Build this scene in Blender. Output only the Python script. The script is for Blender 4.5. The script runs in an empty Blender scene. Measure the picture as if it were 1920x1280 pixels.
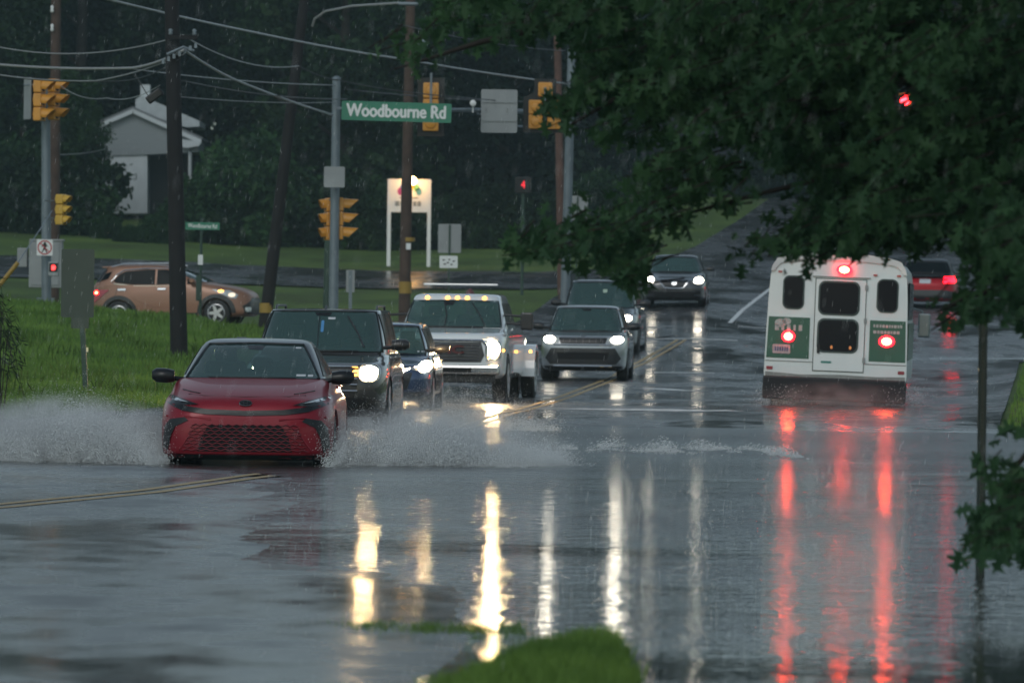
import bpy, bmesh, math, random
import numpy as np
from mathutils import Vector, Matrix, noise as mnoise

R = math.radians
rng = random.Random(7)
nrg = np.random.default_rng(11)
SC = bpy.context.scene
COL = SC.collection

# ------------------------------------------------------------------ camera
F, CH, ROLL = 11500.0, 1.74, R(0.7)
cam = bpy.data.cameras.new('camera')
co = bpy.data.objects.new('camera', cam)
COL.objects.link(co)
cam.sensor_width = 36.0
cam.lens = 36.0 * F / 1920.0
cam.clip_start = 0.5
cam.clip_end = 5000
co.matrix_world = Matrix.Translation((0, 0, CH)) @ Matrix.Rotation(R(90) - math.atan(72 / F), 4, 'X') @ Matrix.Rotation(ROLL, 4, 'Z')
cam.dof.use_dof = True
cam.dof.focus_distance = 68.0
cam.dof.aperture_fstop = 5.6
SC.camera = co

# ------------------------------------------------------------------ world, sun, exposure
SUN_EL, SUN_AZ = R(38), R(200)
w = bpy.data.worlds.new('World')
SC.world = w
w.use_nodes = True
nt = w.node_tree
nt.nodes.clear()
sky = nt.nodes.new('ShaderNodeTexSky')
sky.sky_type = 'NISHITA'
sky.sun_disc = False
sky.sun_elevation = SUN_EL
sky.sun_rotation = SUN_AZ
sky.dust_density = 1.0
sky.air_density = 1.0
hs = nt.nodes.new('ShaderNodeHueSaturation')
hs.inputs['Saturation'].default_value = 0.56
bg = nt.nodes.new('ShaderNodeBackground')
bg.inputs['Strength'].default_value = 0.1
wo = nt.nodes.new('ShaderNodeOutputWorld')
nt.links.new(sky.outputs[0], hs.inputs['Color'])
tint = nt.nodes.new('ShaderNodeMix')
tint.data_type = 'RGBA'
tint.blend_type = 'MULTIPLY'
tint.inputs[0].default_value = 1.0
tint.inputs[7].default_value = (.93, 1.03, 1.0, 1)       # heavy green-grey storm light
nt.links.new(hs.outputs[0], tint.inputs[6])
nt.links.new(tint.outputs[2], bg.inputs['Color'])
nt.links.new(bg.outputs[0], wo.inputs['Surface'])
sl = bpy.data.lights.new('sun', 'SUN')
sl.energy = 0.5
sl.angle = R(25)
sl.color = (1.0, 0.97, 0.93)
so = bpy.data.objects.new('sun', sl)
COL.objects.link(so)
# sun shines from behind-left of the camera, high up
sd = Vector((math.sin(SUN_AZ) * math.cos(SUN_EL), math.cos(SUN_AZ) * math.cos(SUN_EL), math.sin(SUN_EL)))
so.rotation_euler = sd.to_track_quat('Z', 'Y').to_euler()
SC.view_settings.view_transform = 'Standard'
SC.view_settings.look = 'None'
SC.view_settings.gamma = 1
SC.view_settings.exposure = 0.06
SC.render.engine = 'CYCLES'
SC.cycles.use_denoising = True
SC.cycles.max_bounces = 6
SC.cycles.diffuse_bounces = 3
SC.cycles.glossy_bounces = 4
SC.cycles.transmission_bounces = 4
SC.cycles.volume_bounces = 1
SC.cycles.sample_clamp_indirect = 6.0
SC.cycles.sample_clamp_direct = 0.0
SC.cycles.caustics_reflective = False
SC.cycles.caustics_refractive = False


# ------------------------------------------------------------------ projection helpers (for laying out the scene)
def ray(px, py):
    dx, dy = px - 960, py - 640
    a = dx * math.cos(ROLL) + dy * math.sin(ROLL)
    b = -dx * math.sin(ROLL) + dy * math.cos(ROLL)
    return a / F, (-72 - b) / F


def P(px, py, d):
    a, b = ray(px, py)
    return Vector((a * d, d, CH + b * d))


# ------------------------------------------------------------------ terrain height
DD = [10, 60, 80, 86, 90, 95, 110, 130, 140, 150, 160, 170, 185, 195, 208, 232, 260, 285, 320, 400, 700]
COLS = {
    -3000: [-.10, -.10, -.06, 0, .10, .25, .75, 1.5, 1.65, 1.35, 1.3, 1.5, 1.95, 2.25, 2.7, 3.45, 4.8, 5.6, 7, 10, 16],
    0:    [-.10, -.10, -.08, -.02, .08, .17, .69, 1.46, 1.64, 1.34, 1.2, 1.45, 1.95, 2.25, 2.7, 3.4, 4.75, 5.5, 6.8, 9.5, 16],
    330:  [-.10, -.10, -.08, -.02, .06, .12, .56, 1.22, 1.36, 1.18, 1.08, 1.38, 1.9, 2.2, 2.6, 3.3, 4.45, 5.2, 6.4, 9, 15],
    450:  [-.10, -.10, -.08, -.02, .04, .08, .42, .98, 1.1, 1.0, 1.02, 1.35, 1.88, 2.15, 2.55, 3.2, 4.2, 5.0, 6.2, 9, 15],
    700:  [-.10, -.10, -.08, -.02, .02, .03, .08, .4, .6, .85, 1.15, 1.42, 1.85, 2.1, 2.42, 3.15, 4.0, 4.8, 6, 9, 15],
    960:  [-.10, -.10, -.08, -.02, .02, .03, .05, .16, .36, .65, 1.0, 1.3, 1.85, 2.15, 2.55, 3.25, 4.15, 5, 6, 9, 15],
    1300: [-.12, -.12, -.10, -.02, .02, .03, .05, .18, .42, .78, 1.2, 1.66, 2.15, 2.45, 2.9, 3.95, 5.4, 6.8, 7.4, 8, 12],
    1560: [-.12, -.12, -.10, -.02, .02, .03, .05, .16, .38, .68, 1.05, 1.45, 2.0, 2.35, 2.85, 3.95, 5.35, 6.7, 7.3, 8, 12],
    1735: [-.12, -.12, -.10, -.02, .02, .03, .05, .16, .34, .6, .95, 1.3, 1.8, 2.15, 2.7, 3.9, 5.2, 6.4, 7, 8, 12],
    1860: [-.12, -.12, -.10, -.02, .02, .05, .1, .22, .36, .6, .95, 1.3, 1.8, 2.15, 2.7, 3.9, 5.2, 6.4, 7, 8, 12],
    1960: [-.12, -.12, -.10, -.02, .06, .14, .3, .4, .45, .6, .95, 1.3, 1.8, 2.15, 2.7, 3.9, 5.2, 6.4, 7.2, 9, 14],
    5000: [-.12, -.12, -.06, .02, .14, .3, .6, .8, .9, 1.0, 1.2, 1.5, 2, 2.4, 3, 4.2, 5.6, 6.8, 8, 10, 16],
}
UU = sorted(COLS)


def H(x, y):
    y = max(y, 10.0)
    u = 960 + F * x / y
    u = min(max(u, UU[0]), UU[-1])
    for i in range(len(UU) - 1):
        if u <= UU[i + 1]:
            t = (u - UU[i]) / (UU[i + 1] - UU[i])
            t = t * t * (3 - 2 * t) if (UU[i + 1] - UU[i]) < 1000 else t
            break
    a = np.interp(y, DD, COLS[UU[i]])
    b = np.interp(y, DD, COLS[UU[i + 1]])
    return float(a * (1 - t) + b * t)


XB = ([12, 28, 33, 36, 38.5, 41, 46, 55, 60, 63, 65], [-.7, -.4, -.12, -.05, -.5, -1.6, -1.85, -2.0, -2.1, -3.0, -9.0])


def road_h(x, y):
    """top of the main carriageway: the crowned half stands clear of the flood near the camera"""
    h = H(x, y) + 0.02
    if 80 < y < 100:
        h += .035 * mnoise.noise(Vector((x * .45, y * .35, 7.7))) + .015 * mnoise.noise(Vector((x * 1.6, y * .9, 2.7)))
    if y < 66:
        xb = float(np.interp(y, *XB))
        k = (xb - x) / 0.9 + .85
        k = min(max(k + .3 * mnoise.noise(Vector((x * .55, y * .22, 3.1))), 0), 1)
        top = 0.012 + .010 * mnoise.noise(Vector((x * .5, y * .13, 9.7)))
        h = h * (1 - k) + top * k
    return h


# ------------------------------------------------------------------ materials
MATS = {}


def mat(name, col, rough=.6, metal=0, coat=0, emit=None, es=0, noise=0, nscale=4, bump=0, bscale=20, spec=.5, col2=None, trans=0, coat_r=.05):
    if name in MATS:
        return MATS[name]
    m = bpy.data.materials.new(name)
    m.use_nodes = True
    t = m.node_tree
    b = t.nodes['Principled BSDF']
    b.inputs['Base Color'].default_value = (*col, 1)
    b.inputs['Roughness'].default_value = rough
    b.inputs['Metallic'].default_value = metal
    b.inputs['Coat Weight'].default_value = coat
    b.inputs['Coat Roughness'].default_value = coat_r
    b.inputs['Specular IOR Level'].default_value = spec
    if trans:
        b.inputs['Transmission Weight'].default_value = trans
    if emit:
        b.inputs['Emission Color'].default_value = (*emit, 1)
        b.inputs['Emission Strength'].default_value = es
    tc = t.nodes.new('ShaderNodeTexCoord')
    if noise or col2:
        n = t.nodes.new('ShaderNodeTexNoise')
        n.inputs['Scale'].default_value = nscale
        n.inputs['Detail'].default_value = 5
        t.links.new(tc.outputs['Object'], n.inputs['Vector'])
        r = t.nodes.new('ShaderNodeValToRGB')
        c2 = col2 if col2 else tuple(max(0, c * (1 - noise)) for c in col)
        r.color_ramp.elements[0].position = .35
        r.color_ramp.elements[1].position = .68
        r.color_ramp.elements[0].color = (*c2, 1)
        r.color_ramp.elements[1].color = (*col, 1)
        t.links.new(n.outputs['Fac'], r.inputs['Fac'])
        t.links.new(r.outputs['Color'], b.inputs['Base Color'])
    if bump:
        n2 = t.nodes.new('ShaderNodeTexNoise')
        n2.inputs['Scale'].default_value = bscale
        n2.inputs['Detail'].default_value = 4
        t.links.new(tc.outputs['Object'], n2.inputs['Vector'])
        bp = t.nodes.new('ShaderNodeBump')
        bp.inputs['Strength'].default_value = bump
        bp.inputs['Distance'].default_value = .02
        t.links.new(n2.outputs['Fac'], bp.inputs['Height'])
        t.links.new(bp.outputs[0], b.inputs['Normal'])
    MATS[name] = m
    return m


def leafmat(name, c1, c2, scale=.6, rough=.55, transl=.25):
    m = mat(name, c1, rough, col2=c2, nscale=scale)
    t = m.node_tree
    b = t.nodes['Principled BSDF']
    out = t.nodes['Material Output']
    tr = t.nodes.new('ShaderNodeBsdfTranslucent')
    src = b.inputs['Base Color'].links[0].from_socket
    b.inputs['Specular IOR Level'].default_value = .18
    # small per-object tint
    oi = t.nodes.new('ShaderNodeObjectInfo')
    hv = t.nodes.new('ShaderNodeHueSaturation')
    mr = t.nodes.new('ShaderNodeMapRange')
    mr.inputs['To Min'].default_value = .7
    mr.inputs['To Max'].default_value = 1.25
    t.links.new(oi.outputs['Random'], mr.inputs['Value'])
    t.links.new(mr.outputs[0], hv.inputs['Value'])
    t.links.new(src, hv.inputs['Color'])
    t.links.new(hv.outputs[0], b.inputs['Base Color'])
    t.links.new(hv.outputs[0], tr.inputs['Color'])
    mx = t.nodes.new('ShaderNodeMixShader')
    mx.inputs['Fac'].default_value = transl
    t.links.new(b.outputs[0], mx.inputs[1])
    t.links.new(tr.outputs[0], mx.inputs[2])
    t.links.new(mx.outputs[0], out.inputs['Surface'])
    return m


def emis(name, col, s):
    return mat(name, (.02, .02, .02), .4, emit=col, es=s)


def math_node(t, op, a, b=None, c=None):
    n = t.nodes.new('ShaderNodeMath')
    n.operation = op
    for i, v in enumerate((a, b, c)):
        if v is None:
            continue
        if isinstance(v, (int, float)):
            n.inputs[i].default_value = v
        else:
            t.links.new(v, n.inputs[i])
    return n.outputs[0]


def noise_node(t, vec, scale, detail=4, sx=1, sy=1, sz=1, rough=.5):
    mp = t.nodes.new('ShaderNodeMapping')
    mp.inputs['Scale'].default_value = (sx, sy, sz)
    t.links.new(vec, mp.inputs['Vector'])
    n = t.nodes.new('ShaderNodeTexNoise')
    n.inputs['Scale'].default_value = scale
    n.inputs['Detail'].default_value = detail
    n.inputs['Roughness'].default_value = rough
    t.links.new(mp.outputs[0], n.inputs['Vector'])
    return n.outputs['Fac']


def ramp(t, fac, stops):
    r = t.nodes.new('ShaderNodeValToRGB')
    e = r.color_ramp.elements
    while len(e) < len(stops):
        e.new(.5)
    for i, (p, c) in enumerate(stops):
        e[i].position = p
        e[i].color = (*c, 1) if len(c) == 3 else c
    t.links.new(fac, r.inputs['Fac'])
    return r.outputs['Color']


def wet_asphalt():
    m = bpy.data.materials.new('wet_asphalt')
    m.use_nodes = True
    t = m.node_tree
    b = t.nodes['Principled BSDF']
    pos = t.nodes.new('ShaderNodeTexCoord').outputs['Object']
    big = noise_node(t, pos, .45, 3, 1, .35)
    mid = noise_node(t, pos, 2.2, 4, 1, .6)
    fine = noise_node(t, pos, 60, 3)
    col = ramp(t, fine, [(.3, (.035, .037, .040)), (.7, (.075, .077, .080))])
    t.links.new(col, b.inputs['Base Color'])
    mixn = math_node(t, 'ADD', math_node(t, 'MULTIPLY', big, .65), math_node(t, 'MULTIPLY', mid, .35))
    sepy = t.nodes.new('ShaderNodeSeparateXYZ')
    t.links.new(pos, sepy.inputs[0])
    fr_ = t.nodes.new('ShaderNodeMapRange')
    fr_.inputs['From Min'].default_value = 150
    fr_.inputs['From Max'].default_value = 215
    fr_.inputs['To Min'].default_value = .45
    fr_.inputs['To Max'].default_value = .12
    t.links.new(sepy.outputs[1], fr_.inputs['Value'])
    t.links.new(fr_.outputs[0], b.inputs['Specular IOR Level'])
    rg = ramp(t, mixn, [(.38, (.10, .10, .10)), (.50, (.22, .22, .22)), (.62, (.40, .40, .40))])
    t.links.new(rg, b.inputs['Roughness'])
    b.inputs['Specular IOR Level'].default_value = .45
    rip = noise_node(t, pos, 5, 3, 1, .8)
    bp = t.nodes.new('ShaderNodeBump')
    bp.inputs['Strength'].default_value = .5
    bp.inputs['Distance'].default_value = .006
    t.links.new(math_node(t, 'ADD', rip, math_node(t, 'MULTIPLY', fine, .10)), bp.inputs['Height'])
    t.links.new(bp.outputs[0], b.inputs['Normal'])
    MATS['wet_asphalt'] = m
    return m


def water_mat():
    m = bpy.data.materials.new('flood_water')
    m.use_nodes = True
    t = m.node_tree
    b = t.nodes['Principled BSDF']
    b.inputs['Base Color'].default_value = (.020, .023, .020, 1)
    b.inputs['IOR'].default_value = 1.33
    b.inputs['Specular IOR Level'].default_value = .5
    pos = t.nodes.new('ShaderNodeTexCoord').outputs['Object']
    sep = t.nodes.new('ShaderNodeSeparateXYZ')
    t.links.new(pos, sep.inputs[0])
    # choppier where the traffic is driving through it (55-90 m), calmer near the camera
    cal = t.nodes.new('ShaderNodeMapRange')
    cal.inputs['From Min'].default_value = 34
    cal.inputs['From Max'].default_value = 74
    cal.inputs['To Min'].default_value = .62
    cal.inputs['To Max'].default_value = 2.2
    t.links.new(sep.outputs[1], cal.inputs['Value'])
    a = noise_node(t, pos, 1.1, 2, .8, 1.5)
    c = noise_node(t, pos, 4.2, 3, .75, 1.3)
    f = noise_node(t, pos, 20, 2, .8, 1.2)
    patch = noise_node(t, pos, .16, 2, .6, 1.2)
    pr = ramp(t, patch, [(.35, (.22, .22, .22)), (.65, (1, 1, 1))])
    h = math_node(t, 'ADD', math_node(t, 'MULTIPLY', a, .036), math_node(t, 'ADD', math_node(t, 'MULTIPLY', c, .046), math_node(t, 'MULTIPLY', f, .008)))
    h = math_node(t, 'MULTIPLY', math_node(t, 'MULTIPLY', h, cal.outputs[0]), pr)
    bp = t.nodes.new('ShaderNodeBump')
    bp.inputs['Strength'].default_value = 1.0
    bp.inputs['Distance'].default_value = 1.0
    t.links.new(h, bp.inputs['Height'])
    t.links.new(bp.outputs[0], b.inputs['Normal'])
    rr = t.nodes.new('ShaderNodeMapRange')
    rr.inputs['From Min'].default_value = 50
    rr.inputs['From Max'].default_value = 76
    rr.inputs['To Min'].default_value = .035
    rr.inputs['To Max'].default_value = .24
    t.links.new(sep.outputs[1], rr.inputs['Value'])
    t.links.new(rr.outputs[0], b.inputs['Roughness'])
    MATS['flood_water'] = m
    return m


def grass_ground():
    m = bpy.data.materials.new('grass_ground')
    m.use_nodes = True
    t = m.node_tree
    b = t.nodes['Principled BSDF']
    b.inputs['Roughness'].default_value = .8
    b.inputs['Specular IOR Level'].default_value = .2
    pos = t.nodes.new('ShaderNodeTexCoord').outputs['Object']
    n1 = noise_node(t, pos, .35, 4, 1, .4)
    n2 = noise_node(t, pos, 5, 5)
    mx = math_node(t, 'ADD', math_node(t, 'MULTIPLY', n1, .6), math_node(t, 'MULTIPLY', n2, .4))
    col = ramp(t, mx, [(.36, (.050, .065, .016)), (.48, (.060, .105, .020)), (.62, (.105, .160, .030))])
    t.links.new(col, b.inputs['Base Color'])
    bp = t.nodes.new('ShaderNodeBump')
    bp.inputs['Strength'].default_value = .9
    bp.inputs['Distance'].default_value = .08
    t.links.new(n2, bp.inputs['Height'])
    t.links.new(bp.outputs[0], b.inputs['Normal'])
    MATS['grass_ground'] = m
    return m


# ------------------------------------------------------------------ object helpers
def tag(o, label=None, cat=None, group=None, kind=None):
    if label:
        o['label'] = label
    if cat:
        o['category'] = cat
    if group:
        o['group'] = group
    if kind:
        o['kind'] = kind
    return o


def thing(name, label, cat, loc=(0, 0, 0), rz=0, group=None, rx=0, ry=0):
    o = bpy.data.objects.new(name, None)
    o.empty_display_size = .2
    COL.objects.link(o)
    o.location = loc
    o.rotation_euler = (rx, ry, rz)
    return tag(o, label, cat, group)


def mesh_obj(name, verts, faces, m, parent=None, smooth=False, sharp=None):
    me = bpy.data.meshes.new(name)
    me.from_pydata([tuple(v) for v in verts], [], faces)
    me.update()
    if m is not None:
        me.materials.append(m)
    if smooth:
        me.polygons.foreach_set('use_smooth', [True] * len(me.polygons))
        if sharp:
            me.set_sharp_from_angle(angle=sharp)
    o = bpy.data.objects.new(name, me)
    COL.objects.link(o)
    if parent is not None:
        o.parent = parent
    return o


def bm_obj(name, bm, m, parent=None, smooth=False, sharp=None, normals=True):
    if normals:
        bmesh.ops.recalc_face_normals(bm, faces=bm.faces)
    me = bpy.data.meshes.new(name)
    bm.to_mesh(me)
    bm.free()
    if m is not None:
        me.materials.append(m)
    if smooth:
        me.polygons.foreach_set('use_smooth', [True] * len(me.polygons))
        if sharp:
            me.set_sharp_from_angle(angle=sharp)
    o = bpy.data.objects.new(name, me)
    COL.objects.link(o)
    if parent is not None:
        o.parent = parent
    return o


def add_box(bm, c, s, rot=None, bev=0):
    r = bmesh.ops.create_cube(bm, size=1)
    vs = r['verts']
    bmesh.ops.scale(bm, vec=s, verts=vs)
    if bev:
        es = list({e for v in vs for e in v.link_edges})
        rr = bmesh.ops.bevel(bm, geom=es, offset=bev, segments=2, affect='EDGES', profile=.5)
        vs = list({v for f in rr['faces'] for v in f.verts} | {v for v in vs if v.is_valid})
    if rot is not None:
        bmesh.ops.rotate(bm, cent=(0, 0, 0), matrix=rot, verts=vs)
    bmesh.ops.translate(bm, vec=c, verts=vs)
    return vs


def add_tube(bm, pts, rad, seg=8, cap=True):
    pts = [Vector(p) for p in pts]
    rads = rad if isinstance(rad, (list, tuple)) else [rad] * len(pts)
    rings = []
    for i, p in enumerate(pts):
        a = pts[max(i - 1, 0)]
        b = pts[min(i + 1, len(pts) - 1)]
        d = (b - a).normalized()
        up = Vector((0, 0, 1)) if abs(d.z) < .9 else Vector((1, 0, 0))
        x = d.cross(up).normalized()
        y = d.cross(x).normalized()
        rings.append([bm.verts.new(p + (x * math.cos(2 * math.pi * k / seg) + y * math.sin(2 * math.pi * k / seg)) * rads[i]) for k in range(seg)])
    for i in range(len(rings) - 1):
        for k in range(seg):
            bm.faces.new((rings[i][k], rings[i][(k + 1) % seg], rings[i + 1][(k + 1) % seg], rings[i + 1][k]))
    if cap:
        bm.faces.new(rings[0])
        bm.faces.new(rings[-1][::-1])


def tube(name, pts, rad, m, parent=None, seg=8):
    bm = bmesh.new()
    add_tube(bm, pts, rad, seg)
    return bm_obj(name, bm, m, parent, smooth=True, sharp=R(40))


def box(name, c, s, m, parent=None, bev=0, rot=None):
    bm = bmesh.new()
    add_box(bm, c, s, rot, bev)
    return bm_obj(name, bm, m, parent)


def prism(name, pts, y0, y1, m, parent=None):
    """polygon in x-z extruded along y"""
    n = len(pts)
    v = [(x, y0, z) for x, z in pts] + [(x, y1, z) for x, z in pts]
    f = [list(range(n)), list(range(2 * n - 1, n - 1, -1))] + [[i, n + i, n + (i + 1) % n, (i + 1) % n] for i in range(n)]
    bm = bmesh.new()
    vs = [bm.verts.new(p) for p in v]
    for q in f:
        bm.faces.new([vs[i] for i in q])
    return bm_obj(name, bm, m, parent)


def lathe(bm, prof, axis='X', seg=28, cent=(0, 0, 0)):
    rings = []
    for (a, r) in prof:
        ring = []
        for k in range(seg):
            t = 2 * math.pi * k / seg
            if axis == 'X':
                p = (a, r * math.cos(t), r * math.sin(t))
            elif axis == 'Y':
                p = (r * math.cos(t), a, r * math.sin(t))
            else:
                p = (r * math.cos(t), r * math.sin(t), a)
            ring.append(bm.verts.new(Vector(p) + Vector(cent)))
        rings.append(ring)
    for i in range(len(rings) - 1):
        for k in range(seg):
            bm.faces.new((rings[i][k], rings[i][(k + 1) % seg], rings[i + 1][(k + 1) % seg], rings[i + 1][k]))
    if prof[0][1] > 1e-4:
        bm.faces.new(rings[0])
    if prof[-1][1] > 1e-4:
        bm.faces.new(rings[-1][::-1])


def text_obj(name, body, size, m, parent, loc, rot=(R(90), 0, 0), ext=.004, bold=.0, sx=1.0, align='CENTER'):
    cu = bpy.data.curves.new(name, 'FONT')
    cu.body = body
    cu.size = size
    cu.extrude = ext
    cu.align_x = align
    cu.align_y = 'CENTER'
    to = bpy.data.objects.new(name + '_tmp', cu)
    COL.objects.link(to)
    dg = bpy.context.evaluated_depsgraph_get()
    me = bpy.data.meshes.new_from_object(to.evaluated_get(dg))
    bpy.data.objects.remove(to)
    if bold:
        # heavier strokes: the letters repeated a hair's breadth apart
        bm = bmesh.new()
        for k, (ox, oy) in enumerate(((0, 0), (bold, 0), (-bold, 0), (0, bold * .7), (0, -bold * .7))):
            n0 = len(bm.verts)
            bm.from_mesh(me)
            bm.verts.ensure_lookup_table()
            for v_ in bm.verts[n0:]:
                v_.co += Vector((ox, oy, k * .0006))
        bm.to_mesh(me)
        bm.free()
    me.name = name
    me.materials.clear()
    me.materials.append(m)
    o = bpy.data.objects.new(name, me)
    COL.objects.link(o)
    o.parent = parent
    o.location = loc
    o.rotation_euler = rot
    o.scale = (sx, 1, 1)
    return o


def copy_tree(o, parent=None):
    c = o.copy()
    COL.objects.link(c)
    if parent is not None:
        c.parent = parent
    for ch in list(o.children):
        copy_tree(ch, c)
    return c


def boolean_cut(o, cutters):
    """subtract cutter objects from o and drop the cutters"""
    for c in cutters:
        md = o.modifiers.new('cut', 'BOOLEAN')
        md.operation = 'DIFFERENCE'
        md.object = c
        md.solver = 'EXACT'
    dg = bpy.context.evaluated_depsgraph_get()
    me = bpy.data.meshes.new_from_object(o.evaluated_get(dg))
    o.modifiers.clear()
    if len(me.polygons) > 20:
        old = o.data
        o.data = me
        bpy.data.meshes.remove(old)
        me.set_sharp_from_angle(angle=R(35))
    for c in cutters:
        bpy.data.objects.remove(c)


# ================================================================== SETTING
M_ASPH, M_WATER, M_GRASS = wet_asphalt(), water_mat(), grass_ground()


def grid_sheet(name, ys, left, right, nx, hfun, m, kind='structure'):
    """a draped sheet between two edge curves x=left(y), x=right(y)"""
    v, f = [], []
    for y in ys:
        a, b = left(y), right(y)
        for i in range(nx + 1):
            x = a + (b - a) * i / nx
            v.append((x, y, hfun(x, y)))
    for j in range(len(ys) - 1):
        for i in range(nx):
            k = j * (nx + 1) + i
            f.append((k, k + 1, k + nx + 2, k + nx + 1))
    o = mesh_obj(name, v, f, m, smooth=True)
    return tag(o, kind=kind)


def interp(xs, ys):
    return lambda y: float(np.interp(y, xs, ys))


# the ground, one sheet out to the hills
ys = list(np.arange(6, 90, 3)) + list(np.arange(90, 300, 2.0)) + list(np.arange(300, 460, 10)) + [500, 600, 760, 1000, 1500]


def ground_h(x, y):
    h = H(x, y)
    if y < 60:
        h -= .25
    return h - .02


def spread(y):
    return 30 + y * .9


gv, gf = [], []
gxs = list(np.linspace(-1, -.25, 14)) + list(np.linspace(-.22, .22, 90)) + list(np.linspace(.25, 1, 14))
for y in ys:
    for x in gxs:
        X = x * spread(y)
        gv.append((X, y, ground_h(X, y)))
for j in range(len(ys) - 1):
    for i in range(len(gxs) - 1):
        k = j * len(gxs) + i
        gf.append((k, k + 1, k + len(gxs) + 1, k + len(gxs)))
tag(mesh_obj('ground', gv, gf, M_GRASS, smooth=True), kind='structure')

# main road: near part crowned and curving, rising beyond the junction
road_left = interp([8, 30, 60, 80, 86, 91, 100, 115, 130, 150, 170, 185, 203, 208, 232, 260, 285, 320, 420],
                   [-26, -22, -15, -8.6, -7.0, -5.5, -4.7, -3.9, -3.2, -1.3, .35, 1.2, 2.4, 4.2, 6.9, 9.6, 11.9, 15, 24])
road_right = interp([8, 60, 84, 87, 104, 145, 150, 190, 200, 232, 285, 320, 420],
                    [22, 20, 20, 6.9, 8.4, 12.0, 40, 40, 19, 21, 26, 29, 38])
rys = list(np.arange(8, 72, .8)) + list(np.arange(72, 340, 1.6)) + [360, 400, 420]
grid_sheet('main_road', rys, road_left, road_right, 60, road_h, M_ASPH)
# side street running off to the left, with its mouth on the main road
ss = [((-40), 196), (-25, 199), (-16.6, 204), (-9, 204), (-4.5, 201), (-.5, 200), (1.5, 199), (4.6, 198)]


def strip(name, pts, wid, m, hoff=.035, n=60, sub=6, hf=H, kind='structure'):
    pts = [Vector(p) for p in pts]
    L = [0]
    for i in range(1, len(pts)):
        L.append(L[-1] + (pts[i] - pts[i - 1]).length)
    xs = [p.x for p in pts]
    yy = [p.y for p in pts]
    v, f = [], []
    for i in range(n + 1):
        s = L[-1] * i / n
        x, y = np.interp(s, L, xs), np.interp(s, L, yy)
        s2 = min(s + .5, L[-1])
        s1 = s2 - .5 if s2 == L[-1] else s
        s1 = max(s1, 0)
        d = Vector((np.interp(s2, L, xs) - np.interp(s1, L, xs), np.interp(s2, L, yy) - np.interp(s1, L, yy)))
        d.normalize()
        nn = Vector((-d.y, d.x))
        ww = wid if not callable(wid) else wid(i / n)
        for k in range(sub + 1):
            q = (k / sub - .5) * ww
            X, Y = x + nn.x * q, y + nn.y * q
            v.append((X, Y, hf(X, Y) + hoff))
    for i in range(n):
        for k in range(sub):
            a = i * (sub + 1) + k
            f.append((a, a + 1, a + sub + 2, a + sub + 1))
    return tag(mesh_obj(name, v, f, m, smooth=True), kind=kind)


strip('side_street', [(-42, 212), (-25, 212), (-17, 212), (-10, 210), (-4.5, 207), (0, 205), (2.4, 205), (6.5, 207)],
      lambda t: 40 - 24 * t if t < .9 else 18.4, M_ASPH, n=80, sub=16, hoff=.03)
strip('service_lane', [(-40, 160.5), (-20, 160), (-10, 158.5), (-6, 157.5), (-3.2, 156), (-.4, 154), (3, 152)], 5.4, M_ASPH, n=70, sub=6, hoff=.045)

# flood water lying over the near road
wv, wf = [], []
wys = list(np.arange(8, 93, 1.7))
for y in wys:
    for i in range(41):
        wv.append((-32 + 64 * i / 40, y, 0.0))
for j in range(len(wys) - 1):
    for i in range(40):
        k = j * 41 + i
        wf.append((k, k + 1, k + 42, k + 41))
tag(mesh_obj('flood_water', wv, wf, M_WATER, smooth=True), kind='structure')

# painted markings, draped on the road
M_YEL = mat('yellow_paint', (.46, .31, .11), .5, noise=.3, nscale=9)
M_WHT = mat('white_paint', (.80, .82, .82), .5, noise=.3, nscale=9)


def marking(pts, wid, m, n=50, off=.006):
    return strip('road_marking', pts, wid, m, hoff=off, n=n, sub=2, hf=road_h)


cl = [P(-60, 965, 49.9), P(0, 960, 50.6), P(280, 925, 55.2), P(550, 890, 62.0)]
cl2 = [(p.x, p.y) for p in cl]
far_cl = [(-.75, 84), (.17, 96.6), (1.4, 117), (2.6, 136), (4.2, 152)]
for s in (-.10, .10):
    marking([(x + s * .9, y - s * 2.0) for x, y in cl2], .10, M_YEL)
    marking([(x + s, y) for x, y in far_cl], .09, M_YEL)
for k in range(7):                                   # short dashes of the stop line across the middle lanes
    x0 = .75 + k * .29
    marking([(x0, 97.6), (x0 + .20, 98.4)], .9, M_WHT, n=6)
marking([(2.65, 118.5), (3.35, 116.5)], .5, M_WHT, n=6)
marking([(2.9, 97.9), (3.6, 98.3)], .6, M_WHT, n=6)
marking([(3.1, 133), (4.4, 133)], .4, M_WHT, n=6)
marking([(5.75, 162), (7.0, 178), (8.1, 192)], .12, M_WHT)
marking([(5.9, 160.5), (7.6, 160.5)], .25, M_WHT)
marking([(9.2, 200), (13.5, 245), (17.5, 285)], .14, M_WHT)
marking([(1.6, 152.6), (5.6, 152.3)], .35, M_WHT, n=20)
# edge line of the near lane, seen faintly through the wet
nl = [P(60, 1190, 32.2), P(500, 1110, 37), P(640, 1085, 38.7), P(760, 1078, 39.2)]
# (too worn to show)


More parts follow.
